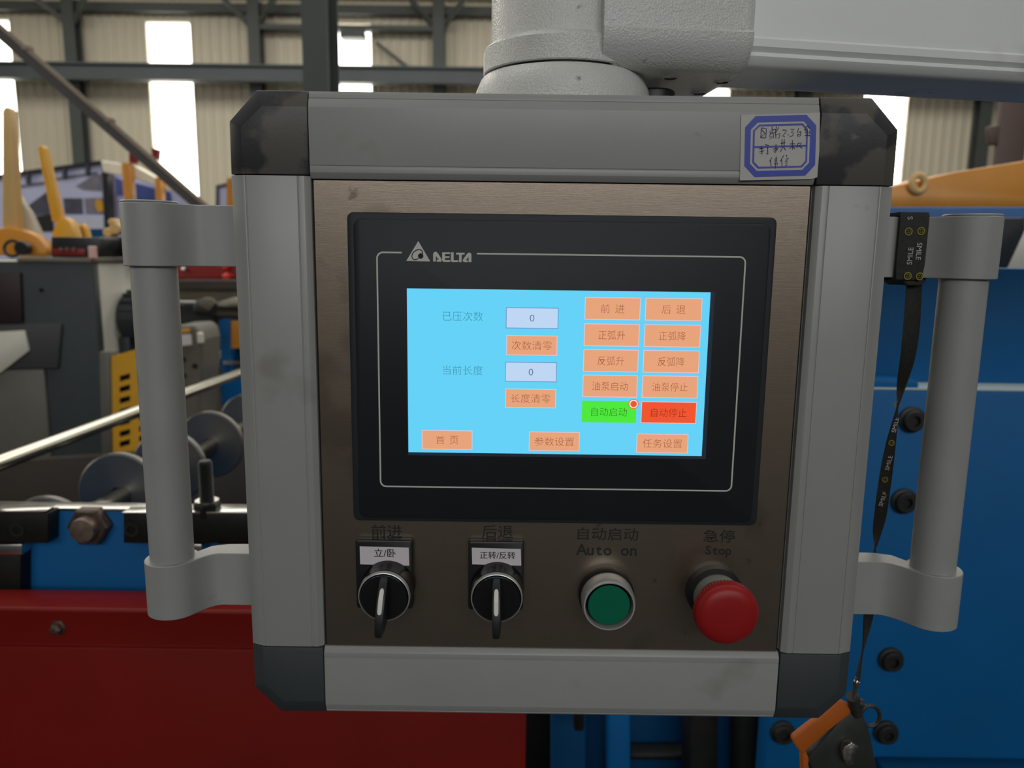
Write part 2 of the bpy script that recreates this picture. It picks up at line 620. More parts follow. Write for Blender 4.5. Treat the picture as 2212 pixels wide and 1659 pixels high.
# long horizontal beams
zb1, zb0 = at(600, 139, YW - .55).z, at(600, 176, YW - .55).z
bm = B()
t_ = .03
box(bm, XL, XR, YW - .56, YW - .36, zb1 - t_, zb1)
box(bm, XL, XR, YW - .56, YW - .36, zb0, zb0 + t_)
box(bm, XL, XR, YW - .5, YW - .46, zb0 + t_, zb1 - t_)
o = obj('wall_beam', bm, M['beam'], smooth=0)
tag(o, 'blue grey horizontal beam crossing the bright windows', kind='structure')
ze = at(300, 18, YW - .1).z
o = obj('eave_beam', box(B(), XL, XR, YW - .2, YW - .04, ze - .07, ze + .07), M['column'], smooth=0)
tag(o, 'dark eave beam along the top of the far wall', kind='structure')
for k in (1,):
    z = at(620, 62, YW - .15).z
    o = obj('wall_rail', box(B(), c1 + cs * k, c1 + cs * (k + 1), YW - .28, YW - .12, z - .04, z + .04), M['column'], smooth=0)
    tag(o, 'thin horizontal rail between two columns above the window', kind='structure')
bm = B()
beam(bm, at(812, 92, YW - .2), at(884, 148, YW - .2), .05, .06)
o = obj('tie_brace', bm, M['column'], smooth=0)
tag(o, 'thin diagonal brace running down from the window corner to the beam', kind='structure')
bm = B()
prism_px(bm, [(733, 64), (785, 64), (785, 80), (733, 80)], YW - .35, .3)
t = obj('roller_blind_box', bm, M['beam'], bevel=.01)
tag(t, 'dark box across the top of the window beside the big column', 'blind box')

# big near column
pL, pR = at(651, 60, 4.6), at(707, 60, 4.6)
bw = pR.x - pL.x
cx = (pL.x + pR.x) / 2
t = thing('steel_column', 'big dark green steel column rising behind the top of the control panel', 'column', (cx, 4.6, 0))
t['kind'] = 'structure'
ztop = 8.2
obj('front_flange', box(B(), cx - bw / 2, cx + bw / 2, 4.6, 4.615, 0, ztop), M['column'], t, smooth=0)
obj('web', box(B(), cx - .006, cx + .006, 4.615, 4.9, 0, ztop), M['column'], t, smooth=0)
obj('rear_flange', box(B(), cx - bw / 2, cx + bw / 2, 4.9, 4.915, 0, ztop), M['column'], t, smooth=0)
obj('base_plate', box(B(), cx - .2, cx + .2, 4.5, 5.0, 0, .02), M['column'], t, smooth=0)

# ------------------------------------------------------------------ control panel
ZP = Z0
PY = 0.004            # front of the stainless plate
FR = 0.0015           # front of the aluminium frame
panel = thing('control_console', 'grey framed operator control panel with lit touchscreen and four switches on a swing arm', 'console',
              (0, 0.04, ZP - .188))


def xz(x, z):
    return (x * MM, z * MM + ZP)


# frame profiles
def prof_band(outer, crease, inner, sgn, lift=0.0):
    # (across, y) cross-section from outer edge to inner edge
    return [(outer, .080), (outer, FR + .0030)] + ([(crease + sgn * 4.6, FR + .0019), (crease + sgn * 4.4, FR + .0022), (crease + sgn * 4.2, FR + .0021), (crease + sgn * 4.0, FR + .0016), (crease, FR)] if lift else [
            (crease + sgn * .4, FR + .0003), (crease, FR), (crease - sgn * .6, FR), (crease - sgn * .8, FR + .0004), (crease - sgn * 1.1, FR + .0004), (crease - sgn * 1.3, FR)]) + [
            (inner + sgn * 3.5, FR), (inner + sgn * 3.3, FR + .0004), (inner + sgn * 3.0, FR + .0004), (inner + sgn * 2.8, FR),
            (inner, FR), (inner - sgn * 2.9, FR + .0019), (inner - sgn * 2.9, .080)]


def P_(pts, vertical):
    return [(a * MM + (0 if vertical else ZP), y) for a, y in pts]


gap = .25
KF = (FR + .392) / .384          # the frame was measured on the plane 8 mm in front of the display
KX = lambda x: (x + 23.27) * KF - 23.27
KZ = lambda z: (z - 60.14) * KF + 60.14
bm = B()
pr = P_(prof_band(-165.7, -158.7, -128.7, -1), True)
extrude_axis(bm, pr, 'z', ZP + (KZ(-148.9) + gap) * MM, ZP + (KZ(97.2) - gap) * MM)
o = obj('frame_profile', bm, M['profile'], panel, smooth=20, bevel=.0003, seg=2, bang=8)
bm = B()
pr = P_(prof_band(165.3, 158.4, 129.2, 1), True)
extrude_axis(bm, pr, 'z', ZP + (KZ(-149.0) + gap) * MM, ZP + (KZ(95.6) - gap) * MM)
obj('frame_profile', bm, M['profile'], panel, smooth=20, bevel=.0003, seg=2, bang=8)
bm = B()
pr = [(y, z) for z, y in P_(prof_band(138.5, 130.7, 99.6, 1, 1), False)]
extrude_axis(bm, pr, 'x', (KX(-123.4) + gap) * MM, (KX(121.7) - gap) * MM)
obj('frame_profile', bm, M['profile'], panel, smooth=20, bevel=.0003, seg=2, bang=8)
bm = B()
pr = [(y, z) for z, y in P_(prof_band(-194.3, -188.4, -157.2, -1, 1), False)]
extrude_axis(bm, pr, 'x', (KX(-123.4) + gap) * MM, (KX(121.9) - gap) * MM)
obj('frame_profile', bm, M['profile'], panel, smooth=20, bevel=.0003, seg=2, bang=8)


def corner(mx, mz, m, label):
    fx = (lambda x: x) if mx > 0 else (lambda x: -1.4 - x)
    fz = (lambda z: z) if mz > 0 else (lambda z: -51.6 - z)
    lo = 97.4 if mx > 0 else (95.8 if mz > 0 else 97.4)
    outer = [(-123.5, lo), (-162.3, lo), (-162.1, 122.2), (-148.3, 136.8), (-123.5, 136.8)]
    inner = [(-123.5, lo), (-155.9, lo), (-155.9, 119.0), (-145.4, 128.8), (-123.5, 128.8)]
    ol = [xz(KX(fx(a)), KZ(fz(b))) for a, b in outer]
    il = [xz(KX(fx(a)), KZ(fz(b))) for a, b in inner]
    bm = B()
    v0 = [bm.verts.new((x, .080, z)) for x, z in ol]
    v1 = [bm.verts.new((x, FR + .0028, z)) for x, z in ol]
    v2 = [bm.verts.new((x, FR - .0006, z)) for x, z in il]
    n = 5
    bm.faces.new(v0)
    bm.faces.new(v2)
    for a, b in ((v0, v1), (v1, v2)):
        for i in range(n):
            q = [a[i], a[(i + 1) % n], b[(i + 1) % n], b[i]]
            bm.faces.new(q)
    o = obj('corner_cap', bm, m, panel, bevel=.0005, seg=2, bang=12)
    o['label'] = label
    # small mitred lip at the inner corner
    ix, iz = fx(-123.5), fz(lo)
    return o


corner(1, 1, M['cap'], 'dusty dark corner cap, top left')
corner(-1, 1, M['cap'], 'dusty dark corner cap beside the sticker')
corner(1, -1, M['cap_clean'], 'clean dark corner cap over the red table')
corner(-1, -1, M['cap_clean'], 'clean dark corner cap by the lanyard clip')

bm = B()
prism_xz(bm, [(-.163, ZP - .176), (-.149, ZP - .192), (.1485, ZP - .192), (.1625, ZP - .176), (.1625, ZP + .121), (.1485, ZP + .136), (-.149, ZP + .136), (-.163, ZP + .121)], .0074, .079)
obj('rear_housing', bm, M['profile'], panel, bevel=.001)
obj('dark_gap_backing', box(B(), -.1257, .1253, .0056, .007, ZP - .1545, ZP + .0970), M['gap'], panel, smooth=0)  # dark sheet added behind the plate to darken the gap around it
plate = obj('face_plate', box(B(), -.1248, .1243, PY, PY + .0015, ZP - .1545, ZP + .0963), M['steel'], panel, bevel=.0003, seg=1)
plate['label'] = 'brushed stainless face plate'


def mono_into(bm, body, x0, x1, z0, z1, y, mi=0, squeeze=1.0):
    """evenly spaced lettering: one slot per character, capitals z0..z1"""
    n = len(body)
    sl = (x1 - x0) / (n - .25)
    cap = None
    for k, ch in enumerate(body):
        if ch == ' ':
            continue
        c = bpy.data.curves.new('t', 'FONT')
        c.body = ch
        c.resolution_u = 3
        c.offset = .014
        o = bpy.data.objects.new('t', c)
        COL.objects.link(o)
        me = bpy.data.meshes.new_from_object(o.evaluated_get(bpy.context.evaluated_depsgraph_get()))
        bpy.data.objects.remove(o)
        bpy.data.curves.remove(c)
        xs = [v.co.x for v in me.vertices]
        if cap is None:
            cap = max(v.co.y for v in me.vertices)
        sc = (z1 - z0) / cap
        mid = (min(xs) + max(xs)) / 2
        cx = x0 + sl * (k + .375)
        vs = [bm.verts.new((cx + (v.co.x - mid) * sc * squeeze, y, z0 + v.co.y * sc)) for v in me.vertices]
        for p in me.polygons:
            bm.faces.new([vs[i] for i in p.vertices]).material_index = mi
        bpy.data.meshes.remove(me)
    return bm


def plate_text(body, a, b, c, d, label):
    p, q = at(a, b, PY), at(c, d, PY)
    bm = B()
    if body.isascii():
        mono_into(bm, body, p.x, q.x, q.z, p.z, PY - .0002)
    else:
        text_into(bm, body, p.x, q.x, q.z, p.z, PY - .0002, offset=.004)
    o = obj('lettering', bm, M['print_black'], plate, smooth=0, fin=False)
    o['label'] = label


plate_text('前进', 802, 1133, 869, 1162, 'black characters above the left switch')
plate_text('后退', 1041, 1134, 1108, 1163, 'black characters above the right switch')
plate_text('自动启动', 1248, 1139, 1378, 1168, 'black characters above the green button')
plate_text('Auto on', 1250, 1175, 1375, 1200, 'black words Auto on')
plate_text('急停', 1520, 1144, 1587, 1172, 'black characters above the red button')
plate_text('Stop', 1525, 1179, 1579, 1198, 'black word Stop')

# touchscreen terminal
bm = B()
ou = [xz(a, b) for a, b in rrect(-107.5, 107.5, -80.5, 80.5, 3.2)]
prism_xz(bm, ou, 0.0004, PY - .0001)
hmi = obj('touchscreen', bm, M['hmi'], panel, bevel=.0007, seg=2)
hmi['label'] = 'charcoal touchscreen terminal with lit cyan display'
bm = B()
prism_xz(bm, [xz(a, b) for a, b in rrect(-104.2, 104.4, -78.6, 77.3, 4)], -.0002, .0004)
obj('front_film', bm, M['hmi_film'], hmi, bevel=.0005, seg=2)
yy = -.00035
bm = B()
x0, x1, z0, z1, r = -92.6, 92.6, -61.1, 60.8, 3.0
arc = lambda cx, cz, a0, a1: [(cx + r * math.cos(math.radians(a0 + (a1 - a0) * k / 6)), cz + r * math.sin(math.radians(a0 + (a1 - a0) * k / 6))) for k in range(7)]
path = [(-80.1, z1)] + arc(x0 + r, z1 - r, 90, 180) + arc(x0 + r, z0 + r, 180, 270) + arc(x1 - r, z0 + r, 270, 360) + arc(x1 - r, z1 - r, 0, 90) + [(-42.4, z1)]
ribbon(bm, [xz(*p) for p in path], .8 * MM, yy)
obj('printed_outline', bm, M['print_grey'], hmi, smooth=0, fin=False)
# emblem
ez = lambda u, v, y=yy: (lambda p: (p.x, p.z))(at(860 + u / 12.29, 510 + v / 12.29, y))
bm = B()
flat(bm, [ez(*p) for p in ((535, 130), (215, 660), (855, 675))], yy)
for poly in (((930, 675), (930, 470), (945, 435), (985, 415), (1020, 420), (1050, 450), (1150, 600), (1160, 645), (1140, 680), (1030, 680), (1020, 630), (1075, 630), (1000, 520), (1000, 675)),
             ((1170, 430), (1380, 430), (1380, 475), (1245, 475), (1245, 535), (1365, 535), (1365, 580), (1245, 580), (1245, 635), (1385, 635), (1385, 685), (1200, 685), (1170, 650)),
             ((1400, 430), (1475, 430), (1475, 640), (1595, 640), (1595, 688), (1430, 688), (1400, 660)),
             ((1540, 440), (1765, 440), (1765, 490), (1690, 490), (1685, 690), (1615, 690), (1620, 490), (1540, 490)),
             ((1945, 690), (1870, 690), (1870, 550), (1800, 640), (1850, 645), (1850, 690), (1745, 690), (1715, 660), (1720, 625), (1830, 470), (1870, 440), (1910, 440), (1945, 475))):
    flat(bm, [ez(*p) for p in poly], yy)
y2 = yy - .0001
ribbon(bm, [ez(*p) for p in ((545, 588), (500, 615), (450, 628), (405, 615), (375, 580), (365, 530), (380, 470), (420, 415), (480, 375), (540, 357), (590, 360), (630, 390), (648, 430), (648, 480))],
       23 / 12.29 * .000236, y2, 1)
flat(bm, [ez(600 + 72 * math.cos(k * math.pi / 12), 528 + 72 * math.sin(k * math.pi / 12)) for k in range(24)], y2, 1)
o = obj('emblem', bm, [M['print_grey'], M['hmi_film']], hmi, smooth=0, fin=False)
o['label'] = 'light grey triangle emblem with wide lettering beside it'

# display
bm = B()
flat(bm, [xz(-78.0, 43.2), xz(-78.0, -44.0), xz(78.2, -44.0), xz(78.2, 43.2)], -.0003)
obj('display_border', bm, M['hmi_glass'], hmi, smooth=0, fin=False)
bm = B()
flat(bm, [xz(-77.7, 43.0), xz(-77.7, -42.3), xz(76.0, -42.3), xz(76.0, 43.0)], -.0004)
scr = obj('display', bm, G['bg'], hmi, smooth=0, fin=False)
scr['label'] = 'lit cyan display area'


def rect(bm, x0, x1, z0, z1, y, mi):
    flat(bm, [xz(x0, z1), xz(x0, z0), xz(x1, z0), xz(x1, z1)], y, mi)


def sbutton(name, x0, x1, z0, z1, fill, rim, tcol, body, tx, tz, label, gap=None):
    bm = B()
    rw = .32
    rect(bm, x0, x1, z0, z1, -.0005, 0)
    rect(bm, x0 + rw, x1 - rw, z0 + rw, z1 - rw, -.0006, 1)
    cx, cz = (x0 + x1) / 2, (z0 + z1) / 2
    if gap:
        for k, ch in enumerate(body):
            c = cx + (k - .5) * gap
            a, b = xz(c - tx / 2, cz - tz / 2), xz(c + tx / 2, cz + tz / 2)
            text_into(bm, ch, a[0], b[0], a[1], b[1], -.0007, 2, -.012)
    else:
        a, b = xz(cx - tx / 2, cz - tz / 2), xz(cx + tx / 2, cz + tz / 2)
        text_into(bm, body, a[0], b[0], a[1], b[1], -.0007, 2, -.012)
    o = obj(name, bm, [G[rim], G[fill], G[tcol]], hmi, smooth=0, fin=False)
    o['label'] = label


xa, xb = (12.6, 40.8), (43.3, 72.0)
rows = [(39.8, 28.4), (26.4, 14.9), (13.2, 1.6), (0.0, -11.6), (-13.6, -25.0)]
names = [('前进', '后退'), ('正弧升', '正弧降'), ('反弧升', '反弧降'), ('油泵启动', '油泵停止'), ('自动启动', '自动停止')]
en = [('forward', 'backward'), ('forward arc up', 'forward arc down'), ('reverse arc up', 'reverse arc down'),
      ('oil pump start', 'oil pump stop'), ('automatic start', 'automatic stop')]
for i, (z1, z0) in enumerate(rows):
    for j, (x0, x1) in enumerate((xa, xb)):
        body = names[i][j]
        fill, rim, tc, cname = 'orange', 'rim', 't_brown', 'orange'
        if i == 4:
            fill, rim, tc, cname = (('green', 'green', 't_green', 'green'), ('red', 'rim', 't_red', 'red'))[j]
        lab = cname + ' display button reading %s in Chinese characters' % en[i][j]
        if len(body) == 2:
            sbutton('screen_button', x0, x1, z0, z1, fill, rim, tc, body, 4.6, 4.4, lab, gap=7.4)
        else:
            sbutton('screen_button', x0, x1, z0, z1, fill, rim, tc, body, 13.6 if len(body) == 3 else 18.4, 4.6, lab)
sbutton('screen_button', -27.0, -1.0, 9.7, 19.9, 'orange', 'rim', 't_brown', '次数清零', 20.5, 4.6, 'orange display button reading clear count in Chinese characters')
sbutton('screen_button', -27.2, -1.1, -17.8, -7.8, 'orange', 'rim', 't_brown', '长度清零', 20.5, 4.6, 'orange display button reading clear length in Chinese characters')
sbutton('screen_button', -70.6, -44.2, -40.6, -30.3, 'orange', 'rim', 't_brown', '首页', 4.5, 4.4, 'orange display button reading home page in Chinese characters', gap=7.2)
sbutton('screen_button', -14.6, 11.8, -40.6, -30.4, 'orange', 'rim', 't_brown', '参数设置', 20.5, 4.6, 'orange display button reading parameter settings in Chinese characters')
sbutton('screen_button', 41.6, 68.5, -40.9, -30.7, 'orange', 'rim', 't_brown', '任务设置', 20.5, 4.6, 'orange display button reading task settings in Chinese characters')
sbutton('number_field', -27.4, -.7, 23.5, 34.1, 'field', 'fieldrim', 't_field', '0', 2.3, 3.5, 'pale blue field showing 0 beside the upper caption')
sbutton('number_field', -27.5, -.9, -4.1, 6.2, 'field', 'fieldrim', 't_field', '0', 2.3, 3.5, 'pale blue field showing 0 beside the lower caption')
for body, (z0, z1), lab in (('已压次数', (26.9, 31.7), 'teal caption for pressed count'), ('当前长度', (-.9, 3.9), 'teal caption for current length')):
    bm = B()
    a, b = xz(-59.6, z0), xz(-39.1, z1)
    text_into(bm, body, a[0], b[0], a[1], b[1], -.0005, 0, -.012)
    obj('caption', bm, G['t_teal'], hmi, smooth=0, fin=False)['label'] = lab
bm = B()
for rr, mi, y in ((2.65, 0, -.0008), (2.25, 1, -.0009), (1.65, 0, -.001)):
    flat(bm, [xz(39.2 + rr * math.cos(k * math.pi / 14), -14.9 + rr * math.sin(k * math.pi / 14)) for k in range(28)], y, mi)
obj('indicator_dot', bm, [G['red'], G['white']], hmi, smooth=0, fin=False)['label'] = 'red and white round indicator on the green display button'


# selector switches
def selector(pc, legend, paper, tbox, body, ang, label):
    c = at(pc[0], pc[1], -.016)
    cx, cz = c.x, c.z
    p, q = at(legend[0], legend[1], 0.0), at(legend[2], legend[3], 0.0)
    bm = B()
    x0, x1, zt = p.x, q.x, p.z
    prism_xz(bm, rrect(x0, x1, cz - .0135, zt, .0015, 3), -.0010, PY - .0001)
    s = obj('selector_switch', bm, M['black'], panel, bevel=.0008, seg=2)
    s['label'] = label
    a, b, c2, d = paper
    bm = B()
    pts = [at(u, v, -.0013) for u, v in ((a, b), (c2, b + 3), (c2 + 1, d + 3), (a + 1, d))]
    f = bm.faces.new([bm.verts.new(v) for v in pts])
    l = obj('label_strip', bm, M['paper'], s, smooth=0, fin=False)
    t0, t1 = at(tbox[0], tbox[1], -.0015), at(tbox[2], tbox[3], -.0015)
    bm = B()
    text_into(bm, body, t0.x, t1.x, t1.z, t0.z, -.0015, 0, .006)
    obj('lettering', bm, M['print_black'], s, smooth=0, fin=False)['label'] = 'black characters on the white strip'
    ax = (cx, 0, cz)
    bm = B()
    lathe(bm, [(.0143, -PY), (.0143, .002), (.0139, .003), (.0139, .0128), (.0136, .0132), (.0, .0132)], ax, (0, -1, 0), 56)
    obj('switch_collar', bm, M['black_gloss'], s)
    bm = B()
    lathe(bm, [(.0136, .0132), (.0136, .0148), (.0133, .0155), (.0129, .0157), (.0128, .014)], ax, (0, -1, 0), 56)
    obj('switch_ring', bm, M['satin'], s)
    bm = B()
    lathe(bm, [(.0128, .0100), (.0127, .0152), (.0120, .0163), (.0, .0166)], ax, (0, -1, 0), 56)
    kn = obj('switch_knob', bm, M['black_gloss'], s)
    # finger grip: a tapered bar across the knob standing proud
    bm = B()
    secs = []
    tail = at(pc[0], pc[2], -.0300).z - cz
    ks = [(tail, .0278), (tail + .0010, .0292), (tail + .0045, .0298), (-.006, .0292), (.004, .0262), (.0100, .0205), (.0120, .0172)]
    wd_ = [.0014, .0022, .0025, .0027, .0027, .0025, .0020]
    for (t, h), w in list(zip(ks, wd_))[::-1]:
        bk = -.016 if t > -.0125 else -.0225
        secs.append([(-w, bk, t), (w, bk, t), (w * .8, -h, t), (-w * .8, -h, t)])
    ca, sa = math.cos(ang), math.sin(ang)
    vv = [[bm.verts.new((cx + (x * ca - t * sa), y, cz + (x * sa + t * ca))) for x, y, t in sc] for sc in secs]
    bm.faces.new(vv[0])
    bm.faces.new(vv[-1][::-1])
    for i in range(len(vv) - 1):
        for k in range(4):
            bm.faces.new((vv[i][k], vv[i + 1][k], vv[i + 1][(k + 1) % 4], vv[i][(k + 1) % 4]))
    obj('switch_grip', bm, M['black'], s, bevel=.0005, seg=2)
    # ivory marker laid along the sloping front of the grip
    bm = B()
    loopa, loopb = [], []
    def yfront(t):
        for (a_, h0), (b_, h1) in zip(ks, ks[1:]):
            if a_ <= t <= b_:
                return -(h0 + (h1 - h0) * (t - a_) / (b_ - a_))
        return -.03
    L_, R_ = [], []
    n = 14
    tm0, tm1 = at(pc[0], pc[4], -.0290).z - cz, at(pc[0], pc[3], -.0265).z - cz
    for k in range(n + 1):
        t = tm0 + (tm1 - tm0) * k / n
        e = min(1, max(0.0, 1 - abs((k - n / 2) / (n / 2)) ** 14))
        w = .0011 * (.45 + .55 * e)
        y = yfront(t) - .0006
        L_.append(bm.verts.new((cx + (-w * ca - t * sa), y, cz + (-w * sa + t * ca))))
        R_.append(bm.verts.new((cx + (w * ca - t * sa), y, cz + (w * sa + t * ca))))
    for k in range(n):
        bm.faces.new((L_[k], R_[k], R_[k + 1], L_[k + 1]))
    obj('marker_line', bm, M['marker'], s, smooth=0, fin=False)['label'] = 'ivory pointer line'
    return s


selector((829, 1291, 1384, 1278, 1329), (768, 1165, 891, 1165), (777, 1180, 883, 1219), (808, 1185, 855, 1204), '立/卧', -.06,
         'black selector switch, left of the two, labelled with three characters')
selector((1073, 1294, 1386, 1280, 1331), (1012, 1168, 1132, 1168), (1019, 1183, 1125, 1219), (1037, 1191, 1113, 1208), '正转/反转', .01,
         'black selector switch, right of the two, labelled with a longer strip')

# green push button
c = at(1316, 1309, -.012)
bm = B()
lathe(bm, [(.0150, -PY), (.0150, .001), (.0144, .002)], (c.x, 0, c.z), (0, -1, 0), 64)
pb = obj('push_button', bm, M['black'], panel)
pb['label'] = 'round green push button in a silver ring'
bm = B()
lathe(bm, [(.0142, 0), (.0143, .0085), (.0139, .0118), (.0134, .0126), (.0127, .0126), (.0123, .0105), (.0122, .008)], (c.x, 0, c.z), (0, -1, 0), 64)
obj('button_ring', bm, M['satin'], pb)
bm = B()
lathe(bm, [(.0124, .006), (.0124, .0083), (.0114, .0083), (.0111, .0112), (.0106, .0117), (0, .0118)], (c.x, 0, c.z), (0, -1, 0), 64, mis=[1, 1, 1, 0, 0])
obj('button_cap', bm, [M['green'], M['black_gloss']], pb)['label'] = 'green cap'

# emergency stop
c = at(1574, 1333, -.0275)
ax = (c.x, 0, c.z)
bm = B()
lathe(bm, [(.0150, -PY), (.0150, .002), (.0132, .004), (.0118, .004)], ax, (0, -1, 0), 64)
es = obj('emergency_stop', bm, M['black'], panel)
es['label'] = 'red mushroom emergency stop button'
bm = B()
lathe(bm, [(.0126, .003), (.0126, .0085), (.0120, .0100), (.0092, .0100), (.0088, .019)], ax, (0, -1, 0), 64)
obj('button_ring', bm, M['neck'], es)
bm = B()
R0 = .0163
pr = [(.008, .0178), (R0 - .0012, .0182), (R0, .0195), (R0, .0240), (R0 - .0008, .0258), (R0 - .003, .0274), (R0 - .0065, .0281), (.004, .0284), (0, .0284)]
d, u, w = frame_of(Vector((0, -1, 0)))
seg = 120
rings = []
for i, (r, t) in enumerate(pr):
    ring = []
    for k in range(seg):
        a = 2 * math.pi * k / seg
        rr = r + (.00022 * (1 if k % 2 else -1) if 1 <= i <= 3 else 0)
        ring.append(bm.verts.new(Vector(ax) + d * t + (u * math.cos(a) + w * math.sin(a)) * max(rr, 1e-5)))
    rings.append(ring)
for i in range(len(pr) - 1):
    for k in range(seg):
        bm.faces.new((rings[i][k], rings[i + 1][k], rings[i + 1][(k + 1) % seg], rings[i][(k + 1) % seg]))
obj('mushroom_head', bm, M['estop'], es)['label'] = 'red knurled head'

# sticker
sk = lambda u, v, y=FR - .0005: at(1590 + u / 9.76, 230 + v / 9.76, y)
sxz = lambda u, v: (lambda p: (p.x, p.z))(sk(u, v))
bm = B()
ps = [sk(*p) for p in ((110, 180), (1770, 130), (1745, 1480), (1600, 1530), (80, 1560))]
hull_prism(bm, ps, [p + Vector((0, .0002, 0)) for p in ps])
stk = obj('sticker', bm, M['sticker'], panel, smooth=0)
stk['label'] = 'white sticker with blue octagon border and handwriting'
bm = B()
ring_flat(bm, [sxz(*p) for p in ((410, 205), (1485, 175), (1690, 400), (1665, 1235), (1455, 1460), (390, 1490), (172, 1255), (190, 440))],
          [sxz(*p) for p in ((462, 338), (1430, 312), (1565, 460), (1540, 1180), (1395, 1335), (440, 1360), (293, 1205), (312, 490))], FR - .0006)
ring_flat(bm, [sxz(*p) for p in ((487, 382), (1410, 355), (1515, 480), (1495, 1165), (1390, 1285), (455, 1312), (340, 1185), (358, 510))],
          [sxz(*p) for p in ((500, 420), (1395, 400), (1480, 500), (1460, 1145), (1365, 1250), (480, 1270), (380, 1165), (395, 520))], FR - .0006)
flat(bm, [sxz(*p) for p in ((385, 838), (385, 878), (1475, 848), (1475, 808))], FR - .0006)
obj('printed_border', bm, M['sticker_blue'], stk, smooth=0, fin=False)
strokes = '''535,455 520,660|535,450 640,470 625,660|530,480 610,570 530,640|520,655 610,665|760,420 755,540 830,545 850,420|765,490 835,490|715,520 720,570 780,560|740,560 700,630 760,640 705,690|785,570 785,670|900,440 830,560 840,670|830,600 930,570 900,680|980,495 1060,500 1050,540 980,625 1030,640|1092,588 1106,606|1150,480 1220,480 1165,545 1215,560 1190,615 1130,640|1320,455 1290,545 1370,530|1365,530 1360,600 1335,635|1290,590 1340,585|1300,595 1305,640|1500,405 1440,500|1500,405 1560,470|1440,490 1480,510|1450,550 1500,530|1450,610 1560,615|1500,500 1505,610|1545,510 1540,580|480,890 580,885|530,830 550,1000 520,1000|490,960 590,930|610,805 690,820|665,850 670,1010 640,990|780,900 890,880|840,795 840,960 810,975|790,950 880,900|970,690 965,850|1015,690 1010,850|940,775 1035,765|930,960 985,860|1000,860 1045,920|1130,790 1240,785|1185,710 1190,910|1180,830 1130,890|1195,840 1240,890|1300,780 1285,880|1300,775 1380,770 1320,850|1330,830 1395,885|755,1080 700,1160|725,1130 740,1260|810,1110 870,1105|800,1150 870,1145|845,1055 830,1310|800,1210 880,1190 870,1240|1005,1030 930,1160|960,1120 970,1255|1060,1020 1070,1060|1040,1110 1110,1085 1060,1140|1030,1160 1080,1150|1040,1195 1085,1190|1035,1240 1080,1235'''
bm = B()
for s in strokes.split('|'):
    ribbon(bm, [sxz(*map(float, p.split(','))) for p in s.split()], .00034, FR - .0007)
obj('handwriting', bm, M['ink'], stk, smooth=0, fin=False)['label'] = 'violet handwritten characters in three lines'


# side handles
def bracket(bm, side, x_in, hubx, hy, R, z0, z1):
    """plan outline: round hub carried by a set-back link, extruded upwards"""
    u = lambda x: x_in + side * x
    d = abs(hubx - x_in)
    a0, a1 = 212, 498
    ex, ey = d + R * math.cos(math.radians(a0)), hy + R * math.sin(math.radians(a0))
    tx, ty = math.sin(math.radians(a0)), -math.cos(math.radians(a0))          # tangent of the hub circle, back towards the link
    pts = [(-2 * MM, .026)]
    p0, p1, p2, p3 = (.027, .026), (.034, .026), (ex + tx * .005, ey + ty * .005), (ex, ey)
    for k in range(12):
        t = k / 12
        c0, c1, c2, c3 = (1 - t) ** 3, 3 * t * (1 - t) ** 2, 3 * t * t * (1 - t), t ** 3
        pts.append((c0 * p0[0] + c1 * p1[0] + c2 * p2[0] + c3 * p3[0], c0 * p0[1] + c1 * p1[1] + c2 * p2[1] + c3 * p3[1]))
    for k in range(29):
        a = math.radians(a0 + (a1 - a0) * k / 28)
        pts.append((d + R * math.cos(a), hy + R * math.sin(a)))
    pts += [(d - R - .001, .0375), (d - R - .010, .041), (-2 * MM, .042)]
    loop = [(u(p), q) for p, q in pts]
    return extrude_axis(bm, loop, 'z', z0, z1)


def side_handle(side, x_in, hubx, gx, zt, zb, label):
    bm = B()
    bracket(bm, side, x_in, hubx, .020, .0145, ZP + zt[0], ZP + zt[1])
    h = obj('side_handle', bm, M['handle'], panel, smooth=40, bevel=.0004, seg=1)
    h['label'] = label
    bm = B()
    bracket(bm, side, x_in, hubx, .020, .0145, ZP + zb[0], ZP + zb[1])
    obj('bracket', bm, M['handle'], h, smooth=40, bevel=.0004, seg=1)
    bm = B()
    cyl(bm, (gx, .020, ZP + zb[1] - .02), (gx, .020, ZP + zt[0] + .02), .0117, 48)
    obj('grip', bm, M['handle'], h)
    bm = B()
    cyl(bm, (hubx, .020, ZP + zt[1]), (hubx, .020, ZP + zt[1] + .0012), .0142, 48, ch=.0004)
    obj('hub_cap', bm, M['handle'], h)


side_handle(-1, -.1622, -.2147, -.2147, (.0522, .0845), (-.1420, -.1105), 'left grey grip handle on round brackets')
side_handle(1, .1607, .2157, .2148, (.0510, .0830), (-.1425, -.1105), 'right grey grip handle on round brackets, with the lanyard')

# ------------------------------------------------------------------ support arm
arm = thing('support_arm', 'white cast support arm with round joint and long box boom carrying the control panel', 'support arm', (.95, .19, 0))
AX = (.0018, .056)
za = ZP
bm = B()
lathe(bm, [(.0, .1388), (.0482, .1388), (.0484, .1445), (.0477, .1485), (.0452, .1542), (.0436, .1558), (0, .1558)], (AX[0], AX[1], za), (0, 0, 1), 72)
obj('joint_flange', bm, M['arm'], arm)
bm = B()
lathe(bm, [(.0, .1558), (.0418, .1558), (.0418, .1571), (0, .1571)], (AX[0], AX[1], za), (0, 0, 1), 72)
obj('joint_seal', bm, M['black'], arm)
bm = B()
lathe(bm, [(0, .1571), (.0431, .1571), (.0437, .1577), (.0437, .1692), (.0430, .1702), (.0400, .1720), (.0396, .1735), (.0392, .30), (.036, .304), (0, .304)], (AX[0], AX[1], za), (0, 0, 1), 72)
obj('joint_post', bm, M['arm'], arm, smooth=28)
bm = B()
cyl(bm, (.052, .052, za + .1388), (.052, .052, za + .1500), .0115, 24, ch=.001)
